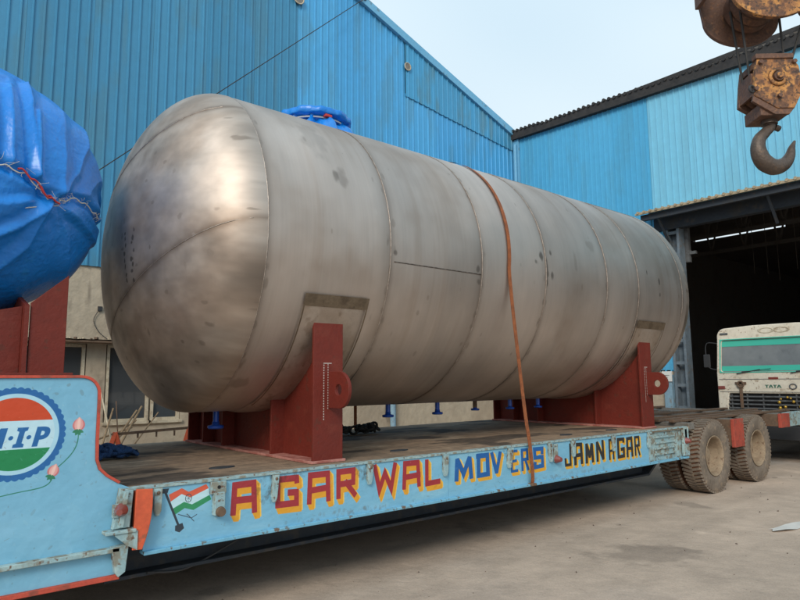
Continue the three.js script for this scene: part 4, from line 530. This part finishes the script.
// ------------------------------------------------------------------ tank under blue tarpaulin on the gooseneck
{
  const t = thing('wrapped_tank', 'tank end wrapped in shiny blue tarpaulin laced with cord above the gooseneck', 'tank');
  const YC = 3.1, ZC = -5.75, XT = 1.4, H = 1.1, KX = .93, KY = 2.93, KZ = -4.94;
  const laceY = (x) => { const l = [[-3, 3.3], [.3, 3.14], [.55, 3.10], [.71, 3.07], [.77, 3.03], [.85, 2.96], [.92, 2.93], [1.03, 3.0], [1.11, 3.02], [1.22, 3.0], [1.33, 2.98], [1.42, 2.97]]; for (let i = 1; i < l.length; i++) if (x <= l[i][0]) return lerp(l[i - 1][1], l[i][1], (x - l[i - 1][0]) / (l[i][0] - l[i - 1][0])); return 2.97; };
  const creases = [[[.60, 3.75], [.62, 3.4], [.63, 3.12], .03, .035], [[.72, 3.85], [.76, 3.45], [.79, 3.08], .034, .03], [[.79, 3.6], [.80, 3.3], [.79, 3.08], .026, .022], [[.93, 2.96], [1.09, 3.22], [1.16, 3.48], [1.10, 3.85], .03, .04], [[.95, 3.0], [.98, 3.3], [.96, 3.7], .018, .05], [[.90, 2.92], [.72, 2.72], [.40, 2.52], .034, .035], [[.86, 2.86], [.78, 2.6], [.5, 2.3], .028, .04], [[.96, 2.9], [1.08, 2.72], [1.1, 2.4], .02, .05], [[.90, 2.94], [.6, 2.84], [.2, 2.78], .022, .03], [[1.0, 3.02], [1.2, 3.1], [1.33, 3.3], .018, .04], [[.45, 3.9], [.5, 3.5], [.5, 3.14], .03, .04], [[.3, 3.9], [.36, 3.5], [.38, 3.16], .03, .04], [[.05, 3.9], [.1, 3.5], [.15, 3.2], .03, .04], [[.2, 2.2], [.4, 2.5], [.3, 2.75], .025, .04], [[.98, 2.92], [1.2, 2.85], [1.35, 2.8], .015, .03]].map(c => ({ p: c.slice(0, -2), h: c[c.length - 2], w: c[c.length - 1] }));
  const surf = (s, a, bumpy = true) => {   // s 0..1 from the far end to the domed tip
    const L = 3.6, xs = XT - H; let x, q; if (s < .5) { x = xs - L * (1 - s * 2); q = 1; } else { const p = (s - .5) * PI; x = xs + H * Math.sin(p); q = Math.cos(p); }
    const y = YC + q * Math.sin(a), z = ZC + q * Math.cos(a); if (!bumpy) return [x, y, z];
    const dx = x - KX, dy = y - KY, dz = z - KZ, d = Math.hypot(dx, dy, dz), an = Math.atan2(dy, dx + dz * .4) / (2 * PI) + .5;
    let w = 0; const front = sstep(-.2, .3, z - ZC + (x - .2) * .6);
    w += (fbm(an, d * .12, 9, 3, 3, 41) - .5) * .09 * Math.exp(-d / .7) * sstep(.02, .2, d) * front; for (const c of creases) { let m = 9, q = 0; for (let i = 0; i + 1 < c.p.length; i++) { const ax = c.p[i][0], ay = c.p[i][1], bx = c.p[i + 1][0] - ax, by = c.p[i + 1][1] - ay, t = clamp(((x - ax) * bx + (y - ay) * by) / (bx * bx + by * by)), ex = x - ax - t * bx, ey = y - ay - t * by, e = Math.hypot(ex, ey); if (e < m) { m = e; q = Math.sign(ex * by - ey * bx) || 1; } } if (m < .4) w += c.h * front * (Math.exp(-m / c.w) - (q > 0 ? .55 * Math.exp(-Math.pow((m - c.w * 1.6) / c.w, 2)) : 0)); }
    const big = fbm(x * .11 + .5, (a / (2 * PI)) % 1 + 1, 5, 6, 3, 47); w += (big - .5) * .10;
    const vf = Math.abs(vn(x * .25 + 1, y * .06, 22, 3, 53) - .5) * 2; w += (vf - .5) * .03 * sstep(3.0, 3.3, y) * (1 - sstep(.75, .95, x));
    const dg = Math.abs(vn((x * .5 - y * .8) * .2 + 3, (x + y) * .05 + 1, 18, 3, 59) - .5) * 2; w += (dg - .5) * .03 * (1 - sstep(2.75, 2.95, y)) * (1 - sstep(.9, 1.2, x));
    const ly = y - laceY(x); w -= .028 * Math.exp(-Math.pow(ly / .035, 2)) * front; w += .012 * Math.exp(-Math.pow((ly - .07) / .05, 2)) * front;
    const k = 1 + w; return [xs + (x - xs) * (x > xs ? k : 1), YC + (y - YC) * k, ZC + (z - ZC) * k];
  };
  mesh('tarpaulin', grid(260, 330, (u, v) => { const s = u < .12 ? u / .12 * .35 : .35 + (u - .12) / .88 * .65, p = surf(s, v * 2 * PI + PI); return [...p, s * 4, v * 6]; }), tarpBlue, t, true);
  const onLace = (x, dy = 0, out = .012) => { const p = Math.max(0, 1 - Math.max(0, (x - .3) / H) ** 2), q = Math.sqrt(p), y = laceY(x) + dy, zz = Math.sqrt(Math.max(.0, q * q - (y - YC) ** 2)); return V(x, y, ZC + zz + out - .02); };
  const wh = [], rd = []; for (let i = 0; i < 150; i++) { const x = rr(.2, 1.34), near = Math.exp(-Math.pow((x - .95) / .16, 2)) + .35; if (rand() > near * .6 + .05) continue; const a = onLace(x, rr(-.03, .03), rr(0, .02)), l = rr(.02, .07); wh.push(tube([a, a.clone().add(V(rr(-1, 1) * l * .5, rr(-.4, 1) * l * .5, rr(.0, .6) * l)), a.clone().add(V(rr(-1, 1) * l, rr(-.8, 1) * l, rr(.1, .7) * l))],   .0012, 5, 4)); }
  const lace = [], l2 = []; for (let i = 0; i <= 30; i++) lace.push(onLace(lerp(.1, 1.33, i / 30), .012 * Math.sin(i * 2.2), 0)); wh.push(tube(lace, .005, 120, 5));
  mesh('lacing_cord', wh, cordWhite, t);
  for (let i = 0; i <= 10; i++) l2.push(onLace(lerp(.66, .94, i / 10), .012 * Math.sin(i * 1.7) + .01, .02)); rd.push(tube(l2, .007, 50, 6), tube(l2.slice(5).map(p => p.clone().add(V(.01, -.015, .012))), .007, 30, 6)); mesh('red_cord', rd, cordRed, t);
  const l3 = []; for (let i = 0; i <= 8; i++) { const x = lerp(.95, .3, i / 8), y = lerp(2.92, 2.70, i / 8); const q = Math.sqrt(Math.max(0, 1 - ((x - .3) / H) ** 2)); l3.push(V(x, y, ZC + Math.sqrt(Math.max(0, q * q - (y - YC) ** 2)) - .01)); } mesh('side_cord', tube(l3, .004, 40, 5), cordWhite, t);
  // its saddle on the gooseneck
  const s = new THREE.Group(); s.name = 'saddle'; t.add(s);
  mesh('base_plate', rbox(.50, 1.085, 1.70, 1.72, ZC - .95, ZC + .88, .004), oxide, s);
  mesh('end_plate', extrude([[.84, 1.72], [1.075, 1.72], [1.075, 2.44], [.84, 2.22]], .025, .004).translate(0, 0, ZC + .62), oxide, s); mesh('end_plate', extrude([[.40, 1.72], [.80, 1.72], [.80, 2.2], [.40, 2.1]], .025, .004).translate(0, 0, ZC + .55), oxide, s);
  mesh('web', extrude([[-.66, 1.72], [.9, 1.72], [.7, 2.5], [-.3, 2.3], [-.66, 2.2]], .03).rotateY(PI / 2).translate(.80, 0, ZC), oxide, s);
  const s2 = new THREE.Group(); s2.name = 'saddle'; t.add(s2); mesh('base_plate', rbox(-2.6, -2.2, 1.70, 1.72, ZC - .95, ZC + .95, .004), oxide, s2); mesh('web', rbox(-2.42, -2.39, 1.72, 2.5, ZC - .9, ZC + .9, .004), oxide, s2);
}

// ------------------------------------------------------------------ lorry standing in the opening
{
  const k = thing('lorry', 'dusty white lorry cab with green windscreen strips parked in the dark opening', 'truck');
  const X0 = 13.86, zc = -4.86, hw = 1.16;
  // local outline: s runs across the front (towards +z), y up
  const P = (s, y) => [s, y];
  const out = []; const top = 2.70; out.push(P(-hw, .72), P(hw, .72), P(hw + .0, 1.75), P(hw - .05, 2.45));
  for (let i = 0; i <= 8; i++) { const a = i / 8 * PI / 2; out.push(P(hw - .05 - .16 + .16 * Math.cos(a), 2.50 + .17 * Math.sin(a))); }
  out.push(P(.4, top), P(-.4, top)); for (let i = 0; i <= 8; i++) { const a = PI / 2 + i / 8 * PI / 2; out.push(P(-(hw - .05 - .16) + .16 * Math.cos(a), 2.50 + .17 * Math.sin(a))); } out.push(P(-hw + .05, 2.45), P(-hw, 1.75));
  const rr4 = (x0, x1, y0, y1, r) => { const p = new THREE.Path(); p.moveTo(x0 + r, y0); p.lineTo(x0 + .06, y0); p.quadraticCurveTo(x0, y0, x0, y0 + r); p.lineTo(x0 + .04, y1 - r); p.quadraticCurveTo(x0 + .05, y1, x0 + .05 + r, y1); p.lineTo(x1 - .05 - r, y1); p.quadraticCurveTo(x1 - .05, y1, x1 - .04, y1 - r); p.lineTo(x1, y0 + r); p.quadraticCurveTo(x1, y0, x1 - r, y0); return p; };
  const place = (g) => g.rotateY(-PI / 2).translate(X0, 0, zc);            // s -> z, depth: +z -> -x (towards us)
  const glassHole = rr4(-1.07, 1.07, 1.76, 2.42, .06), grilleHole = rr4(-.98, .98, .96, 1.32, .03);
  mesh('cab_front', place(extrude(out, .10, .02, [glassHole, grilleHole])), truckWhite, k);
  mesh('cab_body', [place(extrude(out, .05).translate(0, 0, -1.75)), ...[-1, 1].map(s => rbox(X0 + .0, X0 + 1.72, .75, 1.72, zc + s * (hw - .03) - .02, zc + s * (hw - .03) + .02, .01)), rbox(X0, X0 + 1.72, 2.62, 2.68, zc - .92, zc + .92, .02), ...[-1, 1].map(s => rbox(X0 + 1.1, X0 + 1.72, 1.72, 2.55, zc + s * (hw - .05) - .02, zc + s * (hw - .05) + .02, .01)), ...[-1, 1].map(s => rbox(X0, X0 + 1.72, 2.40, 2.62, zc + s * (hw - .09) - .025, zc + s * (hw - .09) + .025, .02))], truckWhite, k);
  for (const s of [-1, 1]) mesh('side_window', rbox(X0 + .1, X0 + 1.1, 1.72, 2.42, zc + s * (hw - .06) - .006, zc + s * (hw - .06) + .006, .004), glassDark, k);
  const ws = mesh('windscreen', place(extrude([[-1.075, 1.755], [1.075, 1.755], [1.035, 2.43], [-1.035, 2.43]], .012).translate(0, 0, .05)), skyDustGlass, k);
  mesh('film_strip', place(extrude([[-1.04, 2.285], [1.04, 2.285], [1.025, 2.41], [-1.025, 2.41]], .004).translate(0, 0, .0635)), filmGreen, ws);
  mesh('film_strip', place(extrude([[-1.06, 1.775], [1.06, 1.775], [1.055, 1.88], [-1.055, 1.88]], .004).translate(0, 0, .0635)), filmGreen, ws);
  mesh('rubber_seal', place(extrude([[-1.095, 1.738], [1.095, 1.738], [1.055, 2.442], [-1.055, 2.442]], .016, .004, [rr4(-1.075, 1.075, 1.757, 2.424, .05)]).translate(0, 0, .094)), filmGreen, ws);
  for (const [a, b] of [[-.75, -.1], [.25, .9]]) mesh('wiper', [place(rod(V(a, 1.72, .125), V(b - .2, 1.80, .115), .010, 6)), place(rod(V(a + .1, 1.755, .12), V(b, 1.81, .112), .008, 6))], truckBlack, k);
  mesh('panel_line', [place(box(-1.12, 1.12, 1.60, 1.612, .095, .103)), place(box(-1.12, 1.12, 1.345, 1.355, .095, .103))], grilleGrey, k);
  // grille bars
  const gb = mesh('grille', place(box(-.98, .98, .96, 1.32, .0, .02)), truckBlack, k);
  for (let i = 0; i < 4; i++) mesh('bar', place(rbox(-.97, .97, 1.005 + i * .078, 1.035 + i * .078, .03, .085, .006)), grilleGrey, gb);
  for (let i = 0; i < 7; i++) mesh('divider', place(rbox(-.9 + i * .3 - .012, -.9 + i * .3 + .012, .97, 1.31, .025, .07, .004)), grilleGrey, gb);
  // maker's lettering
  const tm = canvasTex(512, 128, (c) => { c.fillStyle = '#d8cebc'; c.fillRect(0, 0, 512, 128); c.fillStyle = '#3f6a58'; c.font = 'bold 118px sans-serif'; c.textAlign = 'center'; c.strokeStyle = '#3f6a58'; c.lineWidth = 8; c.setTransform(1.35, 0, 0, 1, -90, 0); c.fillText('TATA', 256, 106); c.strokeText('TATA', 256, 106); });
  const tg = new THREE.PlaneGeometry(.40, .085).translate(-.085, 1.462, .106); mesh('lettering', place(tg), std({ map: tm, roughness: .6 }), k, true);
  mesh('small_badge', place(rbox(-.16, .02, 1.60, 1.645, .10, .112, .004)), lampRed, k);
  mesh('front_emblem', place(new THREE.TorusGeometry(.05, .010, 8, 24).scale(1.2, 1, 1).translate(.27, 1.46, .108)), grilleGrey, k);
  mesh('cross_charm', [place(rbox(-.72, -.66, 1.02, 1.58, .10, .13, .01)), place(rbox(-.80, -.58, 1.50, 1.55, .10, .13, .01)), place(new THREE.TorusGeometry(.06, .018, 6, 16).translate(-.69, 1.5, .13))], rustSteel, k);
  for (const s of [-1, 1]) { mesh('indicator', place(rbox(s * 1.08 - .07, s * 1.08 + .07, 1.40, 1.47, .08, .115, .01)), lampRed, k); mesh('roof_marker', place(rbox(s * .96 - .08, s * .96 + .08, 2.53, 2.575, .09, .115, .01)), grilleGrey, k); }
  for (const s of [-.14, .14]) mesh('painted_eye', place(new THREE.TorusGeometry(.10, .02, 6, 24).scale(1.3, .5, .3).translate(s, 2.58, .10)), frameCream, k);
  const gr = rng(61); for (let i = 0; i < 26; i++) { const s = lerp(.0, 1.0, gr()), y = lerp(1.0, 1.3, gr()); mesh('garland_bead', place(new THREE.SphereGeometry(.018 + gr() * .016, 8, 6).translate(s, y, .10)), gold, k); }
  { const m = mesh('mirror', place(rbox(-1.44, -1.30, 1.86, 2.14, .02, .06, .015)), truckBlack, k); mesh('mirror_arm', [place(tube([V(-1.12, 2.36, .05), V(-1.34, 2.38, .05), V(-1.38, 2.30, .05), V(-1.38, 2.12, .05)], .010))], truckBlack, m); mesh('mirror_arm', [place(tube([V(-1.12, 1.80, .05), V(-1.30, 1.84, .05), V(-1.36, 1.9, .05)], .010))], truckBlack, m); }
  mesh('bumper', place(rbox(-1.15, 1.15, .42, .70, .0, .12, .02)), truckBlack, k);
  for (const s of [-.8, .8]) mesh('headlight', place(new THREE.CylinderGeometry(.09, .09, .03, 20).rotateX(PI / 2).translate(s, .57, .125)), skyDustGlass, k);
  mesh('chassis', [box(X0 + .1, X0 + 6, .55, .75, zc - .45, zc - .35), box(X0 + .1, X0 + 6, .55, .75, zc + .35, zc + .45), box(X0 + .2, X0 + 1.7, .70, .78, zc - 1.1, zc + 1.1)], truckBlack, k);
  mesh('cargo_body', box(X0 + 1.95, X0 + 6.2, .8, 2.6, zc - 1.15, zc + 1.15), truckBlack, k);
  for (const x of [X0 + .95, X0 + 4.9]) for (const s of [-1, 1]) mesh('wheel', new THREE.TorusGeometry(.37, .13, 14, 36).translate(x, .5, zc + s * .98), truckBlack, k);
}

// ------------------------------------------------------------------ crane: boom head, hook block
const HB = V(6.37, 4.36, -2.13), HA = Math.atan2(-.66, .75);
{
  const h = thing('hook_block', 'rusty orange crane hook block hanging on steel ropes against the warehouse', 'hook block'); h.position.copy(HB); h.rotation.y = HA;
  const cheek = [[-.165, .245], [.165, .245], [.215, .165], [.245, -.055], [.145, -.245], [-.01, -.245], [-.215, -.115], [-.19, .10]];
  mesh('cheek_plate', extrude(cheek, .05, .006).translate(0, 0, .115), crane, h);
  mesh('cheek_plate', extrude(cheek, .05, .006).translate(0, 0, -.165), craneRust, h);
  mesh('top_bar', rbox(-.18, .17, .235, .285, .10, .18, .008), craneRust, h); mesh('cheek_rib', [extrude([[-.215, -.115], [-.01, -.245], [.145, -.245], [.10, -.30], [-.03, -.30], [-.23, -.17]], .03, .004).translate(0, 0, .125)], craneRust, h);
  for (const z of [-.06, .045]) { const s = mesh('sheave', new THREE.LatheGeometry([[.05, -.035], [.17, -.035], [.195, -.04], [.165, 0], [.195, .04], [.17, .035], [.05, .035]].map(p => new THREE.Vector2(...p)), 40).rotateX(PI / 2).translate(0, .03, z), craneRust, h); }
  const pin = mesh('sheave_pin', new THREE.CylinderGeometry(.045, .045, .40, 24).rotateX(PI / 2).translate(.01, .055, 0), craneRust, h);
  mesh('pin_boss', [new THREE.TorusGeometry(.068, .020, 10, 32).translate(.01, .055, .168), new THREE.CylinderGeometry(.03, .034, .03, 6).rotateX(PI / 2).translate(.01, .055, .205)], crane, pin);
  for (const [x, y] of [[-.20, -.06], [.225, -.02], [.17, .20], [-.14, .20], [.01, -.13]]) mesh('bolt', new THREE.CylinderGeometry(.02, .02, .06, 8).rotateX(PI / 2).translate(x, y, .165), craneRust, h);
  mesh('spacer', [rbox(-.17, .17, .17, .235, -.115, .115, .006), rbox(-.15, .10, -.30, -.18, -.16, .13, .01), box(-.205, -.18, -.1, .12, -.115, .115)], craneRust, h);
  mesh('shackle', new THREE.TorusGeometry(.03, .011, 8, 18).rotateY(.4).translate(-.235, -.06, .17), truckBlack, h);
  // hook: swivel shank and bowl
  const hk = mesh('hook', sweep([V(-.01, -.30, 0), V(.0, -.36, 0), V(-.06, -.42, 0), V(-.135, -.50, 0), V(-.155, -.60, 0), V(-.11, -.705, 0), V(.0, -.755, 0), V(.115, -.72, 0), V(.19, -.64, 0), V(.225, -.55, 0), V(.262, -.485, 0)], [.045, .046, .052, .062, .072, .078, .076, .066, .052, .036, .012]), hookSteel, h);
  hk.rotation.y = .25;
  mesh('hook_nut', [new THREE.CylinderGeometry(.065, .075, .06, 16).translate(-.01, -.31, 0), new THREE.CylinderGeometry(.03, .03, .05, 10).rotateZ(1.3).translate(.075, -.365, 0)], hookSteel, hk);
}
{
  const c = thing('crane_boom_head', 'rusty yellow crane boom head with steel ropes running down to the hook block', 'crane boom'); c.position.set(6.30, 5.18, -2.12); c.rotation.y = HA;
  const lobe = (s) => { const l = []; for (let i = 0; i <= 20; i++) { const a = PI + i / 20 * PI; l.push([-.05 + s * .42 * Math.cos(a), .02 + s * .30 * Math.sin(a)]); } l.push([.42, .16], [.62, .18], [.9, .40], [.9, .62], [-.2, .62], [-.46, .3]); return l; };
  mesh('side_plate', extrude(lobe(.92), .045, .006).translate(.05, .0, .22), crane, c);
  mesh('side_plate', extrude(lobe(.88), .045, .006).translate(.0, -.02, -.27), craneRust, c);
  for (const z of [-.12, .0, .12]) mesh('sheave', new THREE.LatheGeometry([[.05, -.04], [.19, -.04], [.225, -.05], [.19, 0], [.225, .05], [.19, .04], [.05, .04]].map(p => new THREE.Vector2(...p)), 40).rotateX(PI / 2).translate(-.02, .06, z), craneRust, c);
  for (const [x, y] of [[-.2, .06], [.04, -.03], [.29, .10], [-.33, .12]]) { const b = mesh('bolt', new THREE.CylinderGeometry(.042, .042, .05, 6).rotateX(PI / 2).translate(x, y, .275), craneRust, c); mesh('washer', new THREE.CylinderGeometry(.06, .06, .012, 20).rotateX(PI / 2).translate(x, y, .268), crane, b); }
  mesh('edge_flange', [rbox(.35, .95, .14, .17, -.22, .22, .006), rbox(-.5, -.46, .12, .5, -.22, .22, .006)], craneRust, c);
  mesh('boom', [rbox(.5, 3.6, .22, .85, -.2, .2, .02)], crane, c);
  mesh('wedge_socket', [rbox(.36, .46, -.06, .16, .0, .1, .01), new THREE.TorusGeometry(.05, .014, 8, 16).translate(.40, -.08, .05), rbox(.34, .60, .02, .14, .02, .16, .01)], craneRust, c);
  const loc = (x, y, z) => { const p = V(x, y, z).applyAxisAngle(V(0, 1, 0), HA).add(HB); return c.worldToLocal(p); }; c.updateMatrixWorld();
  for (const [a, b] of [[V(-.20, .0, .04), loc(-.175, .0, .045)], [V(-.24, .0, -.06), loc(-.18, .0, -.06)], [V(.16, .05, .04), loc(.16, .2, .045)], [V(.40, -.1, .05), loc(.22, .2, .0)]]) mesh('steel_rope', rod(a, b, .011, 8), ropeSteel, c);
}

// ------------------------------------------------------------------ clutter behind the trailer
{
  const t = thing('trestle', 'low orange trestle with a dark bar standing behind the trailer', 'trestle');
  for (const x of [2.56, 3.56]) for (const s of [-1, 1]) mesh('leg', bar(V(x, .99, -9), V(x + s * .26, 0, -9 + s * .06), .055), orangePaint, t);
  mesh('bar', bar(V(2.52, .965, -9), V(3.6, 1.0, -9), .035), rustSteel, t);
  for (const x of [2.85, 3.1, 3.35]) mesh('peg', bar(V(x, .90, -9), V(x, .97, -9), .02), rustSteel, t);
  for (const x of [2.56, 3.56]) mesh('brace', bar(V(x - .06, .5, -9.02), V(x + .06, .5, -8.98), .03), orangePaint, t);
  const labels = ['long weathered bamboo pole leaning low across the windows', 'shorter bamboo pole propped steeply under the ledge', 'bamboo pole lying almost level above the trestle', 'pale upright stick leaning against the middle window', 'thin dark rod standing upright by the window', 'crooked bamboo pole crossing behind the trestle', 'thick grey bamboo pole resting highest on the window sill', 'slim tan cane tilted towards the narrow window', 'short brown stake leaning beside the window pillar'];
  [[[2.4, 0, -10.2], [3.62, 1.16, -11.55], .022], [[2.6, 0, -10.4], [3.3, 1.2, -11.8], .02], [[2.2, .55, -11], [3.6, .86, -11.7], .018], [[3.25, 0, -11], [3.1, 1.5, -11.88], .018], [[3.35, 0, -11.4], [3.36, 1.32, -11.86], .012], [[2.3, .0, -10.6], [3.7, .98, -11.8], .016], [[2.5, 0, -9.9], [3.75, 1.22, -11.7], .026], [[2.9, 0, -10.8], [4.1, 1.1, -11.85], .014], [[2.75, 0, -11.2], [3.05, 1.3, -11.9], .018]].forEach(([a, b, q], i) => tag(mesh(numbered('pole'), rod(V(...a), V(...b), q, 9, q * .75), i === 3 ? frameCream : i === 4 ? rustSteel : wood), labels[i], 'pole', 'poles leaning on the factory wall'));
  const dr = thing('oil_drum', 'pale concrete pipe ring standing by the warehouse post', 'pipe ring');
  mesh('ring', new THREE.LatheGeometry([[.42, 0], [.5, 0], [.5, .9], [.42, .9], [.42, 0]].map(p => new THREE.Vector2(...p)), 32).translate(13.7, 0, -8.0), plaster, dr); dr.name = 'concrete_ring';
}
renderer.render(scene, camera);
